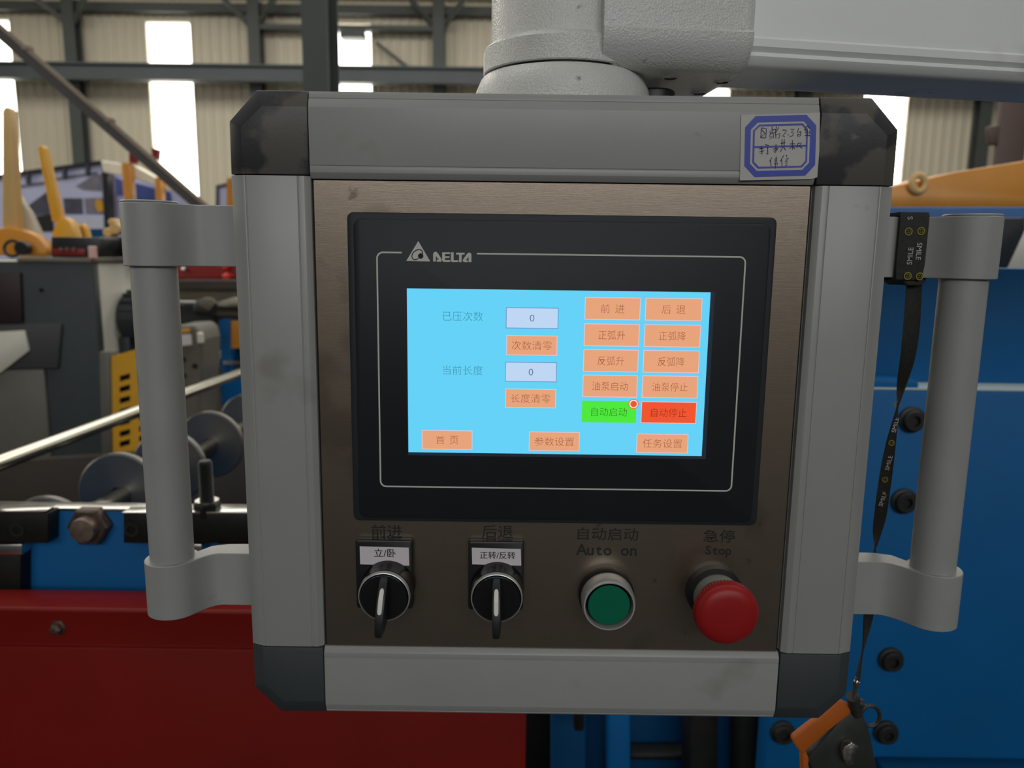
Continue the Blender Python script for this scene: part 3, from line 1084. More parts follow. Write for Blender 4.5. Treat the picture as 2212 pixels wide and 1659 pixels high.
obj('cable_gland', bm, M['black'], arm)

yaw = math.radians(10)
ca, sa = math.cos(yaw), math.sin(yaw)
ORI = Vector((.097, .020, 0))


ce, se_ = math.cos(math.radians(5.5)), math.sin(math.radians(5.5))


def le(x, y, z):
    return (ORI.x + x * ce - y * se_, ORI.y + x * se_ + y * ce, za + z)


def ly(x, y, z):
    return (ORI.x + x * ca - y * sa, ORI.y + x * sa + y * ca, za + z)


# elbow casting: rounded cross-section (y, z) along local x, rounded far corner
sec = [(.0010, .320), (0, .300), (0, .1735), (-.0012, .1722), (-.0008, .168), (.0005, .1645), (.0035, .1602), (.0085, .1562), (.0120, .1552), (.102, .1552), (.106, .159), (.107, .30), (.106, .32)]
bm = B()
ns = 9
loops = []
for x, ins in [(-.078, 0), (-.005, 0), (-.002, .0004), (-.0006, .0014), (0, .0034)]:
    cyc, czc = .053, .24
    loops.append([le(x, cyc + (a - cyc) * (1 - ins / .035), czc + (b - czc) * (1 - ins / .085)) for a, b in sec])
vv = [[bm.verts.new(p) for p in L_] for L_ in loops]
bm.faces.new(vv[0])
bm.faces.new(vv[-1][::-1])
for i in range(len(vv) - 1):
    for k in range(len(sec)):
        bm.faces.new((vv[i][k], vv[i + 1][k], vv[i + 1][(k + 1) % len(sec)], vv[i][(k + 1) % len(sec)]))
obj('elbow_housing', bm, M['arm'], arm, smooth=40)
for (px, py) in ((1448, 168), (1560, 177), (1408, 194), (1510, 201)):
    d = ROT @ Vector(((px - W / 2) / F, 1.0, -(py - H / 2) / F))
    p = CAM + d * ((za + .1550 - CAM.z) / d.z)
    bm = B()
    lathe(bm, [(0, .0002), (.0030, .0002), (.0033, -.0006), (.0044, -.0008), (.0048, .0)], (p.x, p.y, za + .1552), (0, 0, 1), 28, mis=[0, 0, 1, 1])
    obj('screw', bm, [M['screw_hole'], M['arm']], arm)
# boom
bsec = [(.006, .300), (.006, .1725), (.0048, .1712), (.0050, .1675), (.0072, .1652), (.0066, .1632), (.0090, .1600), (.0125, .1580), (.0565, .1580), (.060, .161), (.061, .30), (.055, .306), (.012, .306)]
bm = B()
hull_prism(bm, [ly(-.02, a, b) for a, b in bsec], [ly(.86, a, b) for a, b in bsec])
obj('boom', bm, M['boom'], arm, smooth=40)
bm = B()
pc = ly(.80, .03, 0)
cyl(bm, (pc[0], pc[1], .012), (pc[0], pc[1], za + .158), .045, 40)
cyl(bm, (pc[0], pc[1], 0), (pc[0], pc[1], .012), .16, 40, ch=.002)
obj('support_post', bm, M['boom'], arm)

# ------------------------------------------------------------------ lanyard
lan = thing('lanyard', 'black woven lanyard with repeated word SMILE looped over the right handle bracket', 'lanyard', tuple(at(1970, 600, .03)))
pa, pb_ = at(1944, 470, .0235), at(2006, 470, .0235)
bx0, bx1 = pa.x, pb_.x
zt, zl = ZP + .0845, at(1970, 604, .0235).z
bm = B()
th = .0012
outer = [(.0230, zl), (.0226, zl + .008), (.0226, zt - .001), (.0238, zt + .0008), (.0442, zt + .0008), (.0455, zt - .001), (.0455, zl + .006), (.040, zl - .001), (.031, zl - .003)]
inner = [(.0245, zl + .0012), (.0246, zl + .008), (.0246, zt - .0012), (.0252, zt - .0009), (.0432, zt - .0009), (.0440, zt - .0014), (.0440, zl + .007), (.039, zl + .0006), (.031, zl - .001)]
n = len(outer)
oa = [bm.verts.new((bx0 + (.0008 if i in (0, 8, 7) else 0), y, z)) for i, (y, z) in enumerate(outer)]
ob = [bm.verts.new((bx1 - (.0008 if i in (0, 8, 7) else 0), y, z)) for i, (y, z) in enumerate(outer)]
ia = [bm.verts.new((bx0, y, z)) for y, z in inner]
ib = [bm.verts.new((bx1, y, z)) for y, z in inner]
for i in range(n):
    j = (i + 1) % n
    bm.faces.new((oa[i], ob[i], ob[j], oa[j]))
    bm.faces.new((ia[i], ia[j], ib[j], ib[i]))
    bm.faces.new((oa[i], oa[j], ia[j], ia[i]))
    bm.faces.new((ob[i], ib[i], ib[j], ob[j]))
loop = obj('strap_loop', bm, M['strap'], lan, smooth=50)
bm = B()
prism_px(bm, [(1947, 602), (2003, 600), (1997, 611), (1989, 617), (1961, 617), (1954, 611)], .0245, .006)
obj('strap_fold', bm, M['strap'], lan, bevel=.0006, seg=1)


def smiley(bm, cx, cz, r, y, rot=0.0):
    ring_flat(bm, [(cx + r * math.cos(k * math.pi / 12), cz + r * math.sin(k * math.pi / 12)) for k in range(24)],
              [(cx + r * .72 * math.cos(k * math.pi / 12), cz + r * .72 * math.sin(k * math.pi / 12)) for k in range(24)], y)
    rt = lambda a, b: (cx + (a * math.cos(rot) - b * math.sin(rot)) * r, cz + (a * math.sin(rot) + b * math.cos(rot)) * r)
    for s in (-.28, .28):
        flat(bm, [rt(s + .12 * math.cos(k * math.pi / 4), .22 + .16 * math.sin(k * math.pi / 4)) for k in range(8)], y)
    ribbon(bm, [rt(.45 * math.cos(math.radians(a)), .45 * math.sin(math.radians(a)) + .02) for a in range(200, 345, 20)], r * .14, y)


yl = .02225
for px, py in ((1963, 500), (1990, 499), (1961, 596), (1987, 597)):
    p = at(px, py, yl)
    bm = B()
    smiley(bm, p.x, p.z, .0021, yl, math.pi / 2)
    obj('smiley_print', bm, M['smiley'], loop, smooth=0, fin=False)
for body, px, py, hgt, rot in (('SMILE', 1966, 553, 36, math.pi / 2), ('SMILE', 1985, 543, 36, -math.pi / 2), ('S', 1966, 471, 7, math.pi / 2)):
    p = at(px, py, yl)
    L_ = hgt / F * .414
    bm = B()
    text_into(bm, body, p.x - L_ / 2, p.x + L_ / 2, p.z - .0014, p.z + .0014, yl, 0, .01, rot=rot)
    obj('word_print', bm, M['strap_print'], loop, smooth=0, fin=False)['label'] = 'faded white lettering ' + body

# hanging strap: twisted ribbon through pixel stations (px, py, Y, half width, turn)
st = [(1975, 612, .030, 16, 0), (1972, 660, .031, 16, 8), (1968, 715, .032, 16, 25), (1961, 770, .033, 15, 48), (1951, 815, .034, 14, 72), (1944, 845, .036, 13, 92),
      (1938, 880, .038, 13, 118), (1931, 920, .041, 13, 140), (1924, 960, .044, 13, 160), (1916, 1010, .048, 13, 180), (1908, 1065, .051, 13, 206), (1902, 1110, .053, 13, 232),
      (1894, 1150, .055, 13, 262), (1890, 1180, .056, 13, 292), (1887, 1215, .056, 13, 315), (1882, 1270, .056, 13, 335), (1876, 1330, .056, 13, 340), (1868, 1385, .056, 12, 310), (1859, 1430, .056, 11, 290), (1853, 1468, .056, 10, 275)]


def spline(st, n=6):
    out = []
    for i in range(len(st) - 1):
        p0, p1, p2, p3 = st[max(0, i - 1)], st[i], st[i + 1], st[min(len(st) - 1, i + 2)]
        for k in range(n):
            t = k / n
            out.append([.5 * ((2 * b) + (-a + c) * t + (2 * a - 5 * b + 4 * c - d) * t * t + (-a + 3 * b - 3 * c + d) * t ** 3) for a, b, c, d in zip(p0, p1, p2, p3)])
    out.append(list(st[-1]))
    return out


ss = spline(st)
cent = [at(a, b, y) for a, b, y, hw, th in ss]
bm = B()
rows_ = []
for i, (a, b, y, hw, thv) in enumerate(ss):
    t = (cent[min(i + 1, len(cent) - 1)] - cent[max(i - 1, 0)]).normalized()
    s = Vector((0, -1, 0)).cross(t).normalized()
    f_ = t.cross(s).normalized()
    ang = math.radians(thv)
    wv = (s * math.cos(ang) + f_ * math.sin(ang)) * hw / F * (y - CAM.y)
    nv = t.cross(wv).normalized() * .0005
    c = cent[i]
    rows_.append([bm.verts.new(c + wv + nv), bm.verts.new(c - wv + nv), bm.verts.new(c - wv - nv), bm.verts.new(c + wv - nv)])
bm.faces.new(rows_[0])
bm.faces.new(rows_[-1][::-1])
for i in range(len(rows_) - 1):
    for k in range(4):
        bm.faces.new((rows_[i][k], rows_[i + 1][k], rows_[i + 1][(k + 1) % 4], rows_[i][(k + 1) % 4]))
strap = obj('strap', bm, M['strap'], lan, smooth=50)
for (px, py, w, y, rot) in ((1934, 918, 34, .0385, 1.42), (1920, 1000, 34, .0455, 1.40), (1907, 1078, 34, .050, 1.33)):
    p = at(px, py, y)
    L_ = w / F * (y - CAM.y)
    bm = B()
    text_into(bm, 'SMILE', p.x - L_ / 2, p.x + L_ / 2, p.z - .0013, p.z + .0013, y, 0, .01, rot=rot)
    obj('word_print', bm, M['strap_print'], strap, smooth=0, fin=False)['label'] = 'faded white word SMILE'
for (px, py, y) in ((1938, 874, .0355), (1926, 957, .0415), (1912, 1036, .0475)):
    p = at(px, py, y)
    bs = B()
    smiley(bs, p.x, p.z, .0018, y, 1.4)
    obj('smiley_print', bs, M['smiley'], strap, smooth=0, fin=False)
bm = B()
p0, p1 = at(1852, 1464, .056), at(1844, 1508, .058)
cyl(bm, p0, p1, .0013, 16)
lathe(bm, [(0, -.002), (.0019, -.002), (.0021, 0), (.0019, .002), (0, .002)], at(1850, 1477, .056), p1 - p0, 16)
obj('clip', bm, M['chrome'], lan)['label'] = 'small silver swivel clip'

# hanging device
dv = thing('handheld_device', 'dark handheld device with broad orange edge hanging from the lanyard clip', 'device', tuple(at(1830, 1720, .07)))
bm = B()
prism_px(bm, [(1836, 1532), (1866, 1545), (1884, 1592), (1902, 1690), (1880, 1740), (1800, 1765), (1742, 1640)], .0635, .012)
obj('body', bm, M['device'], dv, bevel=.003, seg=2)
bm = B()
prism_px(bm, [(1813, 1514), (1836, 1526), (1840, 1541), (1790, 1580), (1742, 1622), (1735, 1632), (1726, 1622), (1713, 1604), (1714, 1596), (1752, 1566), (1775, 1551)], .062, .006)
obj('edge_band', bm, M['orange'], dv, bevel=.0015, seg=2)['label'] = 'orange edge band'
bm = B()
prism_px(bm, [(1733, 1630), (1741, 1622), (1748, 1640), (1745, 1700), (1735, 1690)], .0625, .006)
obj('end_band', bm, M['orange'], dv, bevel=.001)
bm = B()
prism_px(bm, [(1826, 1612), (1840, 1605), (1858, 1614), (1850, 1622), (1846, 1650), (1832, 1656), (1822, 1640), (1820, 1624)], .0575, .006)
obj('badge', bm, M['badge'], dv, bevel=.001)['label'] = 'worn silver badge'
bm = B()
pts = [at(1880 + 20 * math.cos(a), 1546 + 22 * math.sin(a), .068) for a in [k * 2 * math.pi / 24 for k in range(25)]]
for a, b in zip(pts, pts[1:]):
    cyl(bm, a, b, .0013, 8)
obj('carry_ring', bm, M['device'], dv)
bm = B()
cyl(bm, at(1842, 1504, .058), at(1850, 1540, .066), .004, 16)
cyl(bm, at(1836, 1512, .060), at(1862, 1520, .060), .003, 12)
obj('eyelet', bm, M['device'], dv)


# ------------------------------------------------------------------ machinery right: blue press frame
def pxthing(name, pix, y, depth, m, label, cat, group=None, bevel=.004):
    bm = B()
    prism_px(bm, pix, y, depth)
    o = obj(name, bm, m, None, bevel=bevel)
    return tag(o, label, cat, group)


YB1 = .50
mach = thing('blue_machine', 'tall blue painted press frame with dark bolts right of the panel', 'machine', (.75, .9, 0))
xl = at(1658, 1600, YB1).x
zt1 = at(1900, 842, YB1).z
obj('front_plate', box(B(), xl, 1.6, YB1, YB1 + .04, .35, zt1), M['blue'], mach, bevel=.003)
zt2 = at(2170, 579, YB1 + .06).z
obj('upper_plate', box(B(), xl, 1.6, YB1 + .05, YB1 + .09, zt1 - .1, zt2), M['blue'], mach, bevel=.003)
obj('ledge', box(B(), xl, 1.6, YB1 + .001, YB1 + .0495, zt1, zt1 + .002), M['ledge_paint'], mach)
bm = B()
prism_px(bm, [(1840, 816), (1978, 822), (1985, 826), (1985, 840), (1840, 840)], YB1 + .006, .043)
obj('ledge_block', bm, M['blue'], mach, bevel=.002)
obj('plinth', box(B(), xl, 1.6, YB1, YB1 + .6, 0, .35), M['blue_dark'], mach, bevel=.004)
zr = at(2000, 1634, YB1).z
obj('lower_rib', box(B(), at(1888, 1636, YB1).x, 1.6, YB1 - .03, YB1, zr - .05, zr), M['blue_dark'], mach, bevel=.003)


def socket_bolt(c, r):
    bm = B()
    lathe(bm, [(r * 1.25, 0), (r * 1.25, .004), (r, .005), (r, r * .8), (r * .9, r * .92), (r * .5, r * .92), (r * .5, r * .5), (0, r * .5)], c, (0, -1, 0), 24)
    return obj('bolt', bm, M['bolt'], mach)


for px, py in ((1975, 909), (1958, 1086), (1929, 1430), (1918, 1588), (1694, 1588)):
    p = at(px, py, YB1 - .008)
    socket_bolt((p.x, YB1, p.z), .0125)

# posts and panels under the control panel
pxthing('blue_post', [(1316, 1540), (1362, 1540), (1362, 2100), (1316, 2100)], .62, .08, M['blue'],
        'bright blue upright post below the panel middle', 'post')
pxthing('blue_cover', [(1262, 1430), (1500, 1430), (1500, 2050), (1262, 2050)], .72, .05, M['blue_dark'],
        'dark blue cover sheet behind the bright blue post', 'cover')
pxthing('dark_slot_strip', [(1360, 1630), (1492, 1630), (1492, 1644), (1360, 1644)], .68, .03, M['black_steel'],
        'dark strip standing for a slot low in the dark blue cover', 'bar')  # dark strip added to paint the shade of a slot
pxthing('dark_post', [(1492, 1400), (1552, 1400), (1548, 2050), (1488, 2050)], .60, .06, M['black_steel'],
        'dark upright post beside the dark blue cover', 'post')
pxthing('dark_post', [(1602, 1400), (1655, 1400), (1652, 2050), (1598, 2050)], .56, .06, M['black_steel'],
        'dark upright post against the blue machine plate', 'post')
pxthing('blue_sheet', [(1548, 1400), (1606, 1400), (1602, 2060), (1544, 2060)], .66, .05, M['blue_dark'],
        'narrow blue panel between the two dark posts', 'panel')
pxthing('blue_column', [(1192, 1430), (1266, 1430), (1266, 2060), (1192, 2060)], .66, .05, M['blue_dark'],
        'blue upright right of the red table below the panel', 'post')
pxthing('hanging_peg', [(1238, 1500), (1264, 1500), (1262, 1582), (1240, 1582)], .60, .02, M['black_steel'],
        'small dark peg hanging under the panel edge', 'peg')
pxthing('dark_plate', [(1100, 1430), (1196, 1430), (1196, 2060), (1100, 2060)], .80, .04, M['black_steel'],
        'near black plate between red table and blue upright', 'plate')

# upper right machinery
yb = thing('yellow_beam', 'orange yellow tapered machine beam above the blue beam at right', 'beam', tuple(at(2150, 445, 1.6)))
bm = B()
prism_px(bm, [(1880, 448), (1880, 412), (1960, 395), (2060, 372), (2215, 347), (2600, 330), (2600, 448)], 1.6, .25)
obj('beam_plate', bm, M['orange_paint'], yb, bevel=.006)
bm = B()
pts = [at(1984 + 15 * math.cos(a), 396 + 17 * math.sin(a), 1.59) for a in [k * 2 * math.pi / 20 for k in range(21)]]
for a, b in zip(pts, pts[1:]):
    cyl(bm, a, b, .009, 8)
obj('lifting_eye', bm, M['yellow_pale'], yb)
pxthing('blue_beam', [(1850, 447), (2600, 447), (2600, 540), (1850, 540)], 1.3, .3, M['blue_pale'],
        'dull blue horizontal machine beam under the yellow beam', 'beam')
pxthing('dark_guard', [(2075, 470), (2215, 470), (2215, 500), (2178, 580), (2075, 580)], 1.0, .12, M['rubber'],
        'dark guard plate behind the right handle top', 'guard')
pxthing('cream_housing', [(2150, 500), (2600, 490), (2600, 600), (2150, 600)], 1.15, .10, M['cream'],
        'cream housing corner at the right edge above the blue machine', 'housing')
bp = thing('brown_post', 'brown steel post with a side lug under the white boom at right', 'post', (at(2190, 300, 3.0).x, 3.0, 0))
x0, x1 = at(2158, 280, 3.0).x, at(2222, 280, 3.0).x
obj('shaft', box(B(), x0, x1, 3.0, 3.03, 0, at(2190, 120, 3.0).z), M['brown_post'], bp, bevel=.01)
bm = B()
prism_px(bm, [(2134, 272), (2160, 270), (2160, 312), (2138, 314)], 3.0, .03)
obj('lug', bm, M['brown_post'], bp, bevel=.01)

# ------------------------------------------------------------------ left: red table and blue roll former
red = thing('red_table', 'long red painted machine table with stepped top edge at lower left', 'machine table', (-.45, .45, 0))
ya = .35
ze1 = at(250, 1400, ya).z
ze2 = at(250, 1315, ya).z
xe = at(1136, 1600, ya).x
yback = depth_y(250, 1275, ze2)
prof = [(ya, .02), (ya, ze1), (ya + .0035, ze1 + .0006), (ya - .0010, ze2 - .003), (ya + .0005, ze2), (yback, ze2), (yback, .02)]
bm = B()
extrude_axis(bm, [(a, b) for a, b in prof], 'x', -1.3, xe)
obj('table_body', bm, M['red'], red, bevel=.0025)
obj('table_foot', box(B(), -1.28, xe - .02, ya + .02, yback - .02, 0, .02), M['black_steel'], red)
p = at(125, 1356, ya)
bm = B()
lathe(bm, [(.0085, 0), (.0085, .003), (.006, .004), (.006, .009), (.003, .011), (0, .011)], (p.x, ya + .003, p.z), (0, -1, 0), 6)
obj('bolt', bm, M['rust_bolt'], red)['label'] = 'small rusty bolt'

rf = thing('roll_former', 'blue roll forming machine with polished bars and disc rollers behind the red table', 'machine', (-.5, .5, 0))
yr = yback + .03
xR_ = at(560, 1200, yr).x
zrt = at(200, 1103, yr).z
obj('frame_plate', box(B(), -1.4, xR_ + .05, yr, yr + .03, .25, zrt), M['blue'], rf, bevel=.002)
obj('frame_base', box(B(), -1.4, xR_ + .05, yr, yr + .4, 0, .25), M['blue_dark'], rf, bevel=.004)


def rpart(name, pix, y, depth, m, bevel=.0015, label=None):
    bm = B()
    prism_px(bm, pix, y, depth)
    o = obj(name, bm, m, rf, bevel=bevel)
    if label:
        o['label'] = label
    return o


rpart('rail', [(-60, 1104), (98, 1104), (90, 1109), (-60, 1109)], yr - .022, .022, M['silver'], bevel=.0005)
x0, x1 = at(-60, 1100, yr).x, at(560, 1100, yr).x
obj('rail', box(B(), x0, x1, yr - .002, yr + .020, zrt, zrt + .003), M['silver'], rf, bevel=.0005)
rpart('rail', [(263, 1107), (345, 1107), (345, 1111), (263, 1111)], yr - .022, .0195, M['silver'], bevel=.0005)
rpart('rail', [(402, 1106), (560, 1106), (560, 1112), (402, 1112)], yr - .022, .024, M['silver'], bevel=.0005)
for pix, lab in (([(-60, 1109), (103, 1109), (103, 1174), (-60, 1174)], None), ([(266, 1111), (345, 1111), (345, 1174), (266, 1174)], None),
                 ([(402, 1112), (560, 1112), (560, 1174), (402, 1174)], None)):
    rpart('bearing_block', pix, yr - .022, .022, M['black_steel'])
for px, py in ((38, 1144), (285, 1144)):
    p = at(px, py, yr - .022)
    bm = B()
    lathe(bm, [(.0080, 0), (.0080, .0015), (.005, .0015), (.005, -.006), (0, -.006)], (p.x, yr - .022, p.z), (0, -1, 0), 24)
    obj('socket_screw', bm, M['bolt'], rf)
rpart('shim', [(-60, 1176), (48, 1176), (46, 1200), (-60, 1200)], yr - .02, .02, M['silver'])
rpart('shim', [(404, 1176), (436, 1176), (436, 1194), (404, 1194)], yr - .02, .02, M['silver'])
rpart('shim', [(466, 1176), (540, 1176), (540, 1192), (466, 1192)], yr - .02, .02, M['silver'])
rpart('lower_block', [(-60, 1200), (44, 1200), (44, 1300), (-60, 1300)], yr - .02, .02, M['black_steel'])
# big hex nut and stud end
p = at(202, 1131, yr)
bm = B()
lathe(bm, [(0, 0), (.0225, 0), (.0227, .012), (.0205, .0145), (0, .0145)], (p.x, yr, p.z), (0, -1, 0), 6)
obj('hex_nut', bm, M['rust_bolt'], rf, smooth=30)
bm = B()
q = at(172, 1147, yr - .04)
lathe(bm, [(.0138, 0), (.0138, .022), (.0128, .0245), (.004, .0260), (0, .0261)], (p.x, yr, p.z), (0, -1, 0), 28)
obj('stud_end', bm, mat('worn_stud', (128, 112, 100), .45, .7, .3, 120), rf)
# vertical threaded stud on the right block
p0 = at(449, 1112, yr - .010)
zt_ = at(446, 995, yr - .010).z
bm = B()
pr = [(0, 0)]
zz, k = 0.0, 0
hgt = zt_ - p0.z
while zz < hgt - .003:
    pr += [(.0070, zz), (.0077, zz + .0009)]
    zz += .0018
pr += [(.0068, hgt - .0015), (.0060, hgt), (0, hgt)]
lathe(bm, pr, (p0.x, p0.y, p0.z), (0, 0, 1), 24)
st_ = obj('threaded_stud', bm, M['black_steel'], rf, smooth=25)
bm = B()
lathe(bm, [(0, .0), (.0140, .0), (.0140, .013), (.0125, .015), (0, .015)], (p0.x, p0.y, p0.z), (0, 0, 1), 6)
obj('lock_nut', bm, M['black_steel'], st_, smooth=30)
bm = B()
lathe(bm, [(0, .015), (.0125, .015), (.0125, .0170), (0, .0170)], (p0.x, p0.y, p0.z), (0, 0, 1), 28)
obj('washer', bm, M['silver'], st_)

# shafts run away from the viewer (+Y)
y1_ = .50
a = at(10, 996, y1_)
bm = B()
cyl(bm, (a.x - .003, yr + .002, a.z), (a.x + .040, 1.30, a.z), .0095, 32, ch=.002)
sh = obj('guide_bar', bm, M['polished'], rf)
sh['label'] = 'long polished round guide bar'
e = Vector((a.x + .040, 1.30, a.z))
obj('end_bracket', box(B(), e.x - .03, e.x + .03, e.y, e.y + .05, .25, e.z + .03), M['black_steel'], sh, bevel=.004)
obj('end_bracket', box(B(), a.x - .035, a.x + .022, yr + .001, yr + .026, zrt - .02, a.z + .025), M['black_steel'], sh, bevel=.004)

ys = .75
s2 = at(340, 1024, ys)
bm = B()
sx = .045
cyl(bm, (s2.x - sx * .15, yr + .03, s2.z), (s2.x + sx * .8, 1.60, s2.z), .0125, 36)
fs = obj('forming_shaft', bm, M['polished'], rf)
fs['label'] = 'polished shaft carrying disc rollers'
for (px, py, r) in ((262, 1078, .060), (368, 1006, .059), (455, 959, .060), (540, 911, .060)):
    # distance along the shaft at which its axis projects to this pixel column
    best = min((abs((CAM.x + (ROT @ Vector(((px - W / 2) / F, 1, -(py - H / 2) / F))).x * ((yy_ - CAM.y) / (ROT @ Vector(((px - W / 2) / F, 1, -(py - H / 2) / F))).y)) - (s2.x + sx * (yy_ - ys))), yy_)
               for yy_ in [.60 + .005 * k for k in range(180)])[1]
    xx = s2.x + sx * (best - ys)
    bm = B()
    lathe(bm, [(.0125, -.007), (.0165, -.0065), (r - .0025, -.0065), (r, -.0045), (r, .004), (r - .002, .006), (.0125, .006)], (xx, best, s2.z), (sx, 1, 0), 72)
    obj('roller', bm, M['roller'], fs)
pB = at(108, 1168, yr + .06)
bm = B()
lathe(bm, [(0, -.006), (.053, -.006), (.0555, -.004), (.0555, .004), (.053, .006), (0, .006)], (pB.x, yr + .06, pB.z), (.045, 1, 0), 72)
r2 = obj('roller', bm, M['roller'], rf)
r2['label'] = 'lower disc roller'
bm = B()
cyl(bm, (pB.x, yr + .03, pB.z), (pB.x + .03, 1.3, pB.z), .0125, 28)
obj('lower_shaft', bm, M['polished'], rf)

# ------------------------------------------------------------------ left: cabinets, levers and boards
cab = thing('grey_cabinet', 'dark grey machine cabinet standing behind the left handle', 'cabinet', (at(60, 900, 2.0).x, 2.3, 0))
xr_ = at(208, 700, 2.0).x
ztc = at(100, 566, 2.0).z
obj('cabinet_body', box(B(), xr_ - 1.4, xr_, 2.0, 2.04, 0, ztc), M['anthracite'], cab, bevel=.006)
obj('cabinet_top', box(B(), at(38, 560, 2.0).x, xr_ + .003, 1.995, 2.42, ztc, ztc + .012), M['beige_steel'], cab, bevel=.002)
bm = B()
prism_px(bm, [(-120, 592), (42, 588), (47, 696), (-120, 700)], 1.985, .02)
obj('recess_panel', bm, M['black_red'], cab, bevel=.003)
bm = B()
p = at(91, 626, 2.0)
cyl(bm, (p.x, 2.0, p.z), (p.x, 1.99, p.z), .005, 16)
obj('lock', bm, M['black_steel'], cab)
bm = B()
prism_px(bm, [(-120, 704), (132, 700), (124, 796), (-120, 800)], 1.985, .014)
obj('middle_door', bm, mat('dark_grey_door_paint', (66, 68, 66), .5, spec=.3), cab, bevel=.003)
bm = B()
prism_px(bm, [(-120, 802), (94, 798), (118, 1120), (-120, 1120)], 1.985, .014)
obj('lower_door', bm, M['mid_grey'], cab, bevel=.003)['label'] = 'lighter grey lower door'
bm = B()
prism_px(bm, [(-120, 724), (52, 714), (62, 758), (0, 806), (-120, 860)], 1.975, .009)
obj('light_plate', bm, M['cream'], cab, bevel=.002)

obj('cream_side', box(B(), xr_ - 1.38, xr_ - .004, 2.042, 2.42, 0, ztc - .001), M['cream'], cab, bevel=.004)['label'] = 'cream painted side body'
pm = at(300, 686, 2.18)
bm = B()
cyl(bm, (xr_ - .004, 2.20, pm.z), (xr_ + .10, 2.20, pm.z), .085, 40, ch=.012)
for k in range(18):
    an = 2 * math.pi * k / 18
    beam(bm, (xr_ + .01, 2.20 + .085 * math.cos(an), pm.z + .085 * math.sin(an)), (xr_ + .085, 2.20 + .085 * math.cos(an), pm.z + .085 * math.sin(an)), .008, .014,
         (0, math.cos(an), math.sin(an)))
obj('motor', bm, M['rubber'], cab)['label'] = 'black finned motor'
bm = B()
box(bm, xr_ - .004, xr_ + .035, 2.13, 2.27, pm.z - .17, pm.z - .06)
obj('motor_foot', bm, M['rubber'], cab, bevel=.006)

# yellow perforated guard: real slots
yg = thing('slotted_guard', 'yellow guard plate with rows of black slots behind the left handle', 'guard', tuple(at(280, 985, 1.7)))
G0 = at(243, 985, 1.7)
cols = [238, 258, 281, 300, 322, 345]
bm = B()
ysl = [(770, 806)] + []
rowc = [(818, 830), (842, 854), (866, 878), (890, 902), (914, 926), (938, 950), (960, 972)]
zl_ = [770] + [v for ab in rowc for v in ab] + [988]
for i in range(len(zl_) - 1):
    for j in range(len(cols) - 1):
        if i % 2 == 1 and j % 2 == 1:
            continue
        dy = [(-.55 * (cols[j] - 238) / 2, -.55 * (cols[j + 1] - 238) / 2)][0]
        a_, b_ = cols[j], cols[j + 1]
        prism_px(bm, [(a_, zl_[i] + dy[0]), (b_, zl_[i] + dy[1]), (b_, zl_[i + 1] + dy[1]), (a_, zl_[i + 1] + dy[0])], 1.7, .004)
obj('guard_plate', bm, M['yellow'], yg, smooth=0)
bm = B()
prism_px(bm, [(240, 805), (348, 785), (348, 975), (240, 984)], 1.73, .01)
obj('backing', bm, M['black'], yg, smooth=0)
bm = B()
prism_px(bm, [(214, 760), (236, 760), (240, 990), (220, 990)], 1.69, .05)
obj('side_strip', bm, M['mid_grey'], yg, bevel=.002)
obj('guard_leg', box(B(), G0.x, G0.x + .04, 1.745, 1.77, 0, G0.z + .1), M['mid_grey'], yg)


def lever(bar, disc, y, m1, m2, label):
    t = thing('yellow_lever', label, 'lever', tuple(at(disc[0][0], disc[0][1], y)))
    bm = B()
    prism_px(bm, bar, y, .035)
    obj('lever_arm', bm, m1, t, bevel=.008, seg=3)
    bm = B()
    prism_px(bm, disc, y - .02, .05)
    obj('lever_hub', bm, m2, t, bevel=.006)
    return t


hd = lambda cx, cy, rx, ry: [(cx + rx * math.cos(math.radians(a)), cy - ry * math.sin(math.radians(a))) for a in range(0, 181, 10)]
lv = lever([(4, 500), (3, 300), (3, 238), (9, 230), (18, 230), (23, 238), (28, 300), (38, 500)], hd(10, 552, 92, 60), 2.12, M['yellow_pale'], M['orange_paint'],
           'larger pale yellow upright lever with orange hub at the left edge')
bm = B()
pts = [at(27 + 18 * math.cos(a), 537 + 17 * math.sin(a), 2.06) for a in [k * 2 * math.pi / 24 for k in range(25)]]
for a_, b_ in zip(pts, pts[1:]):
    cyl(bm, a_, b_, .005, 8)
obj('pull_ring', bm, M['black'], lv)
bm = B()
q = at(48, 536, 2.06)
cyl(bm, (q.x, 2.05, q.z), (q.x, 2.08, q.z), .022, 20, ch=.003)
obj('hub_bolt', bm, M['black'], lv)
lever([(112, 480), (80, 322), (82, 315), (88, 313), (94, 318), (132, 478)], hd(136, 552, 30, 82) , 2.25, M['yellow'], M['yellow'],
      'slimmer yellow lever leaning left in front of the display board')
pxthing('cream_wing', [(38, 560), (38, 420), (46, 436), (62, 458), (78, 492), (92, 528), (102, 560)], 2.2, .03, M['cream'],
        'cream curved side plate beside the larger lever', 'side plate')
ct = thing('control_box', 'black box with red label strip on the dark cabinet', 'box', tuple(at(160, 560, 2.05)))
bm = B()
prism_px(bm, [(110, 511), (216, 513), (216, 556), (110, 556)], 2.05, .12)
obj('box_body', bm, M['black'], ct, bevel=.004)
bm = B()
prism_px(bm, [(114, 537), (183, 538), (183, 552), (114, 551)], 2.046, .006)
obj('label_strip', bm, M['dark_red'], ct, bevel=.001)
bm = B()
for px in (135, 148, 163):
    q = at(px, 538, 2.045)
    cyl(bm, (q.x, 2.046, q.z), (q.x, 2.035, q.z), .006, 14)
obj('indicator', bm, M['chrome'], ct)
pxthing('black_rail_box', [(214, 512), (330, 512), (330, 556), (214, 556)], 2.2, .12, M['black'],
        'plain black box running behind the left handle bracket', 'box')
bm = B()
q = at(216, 553, 2.04)
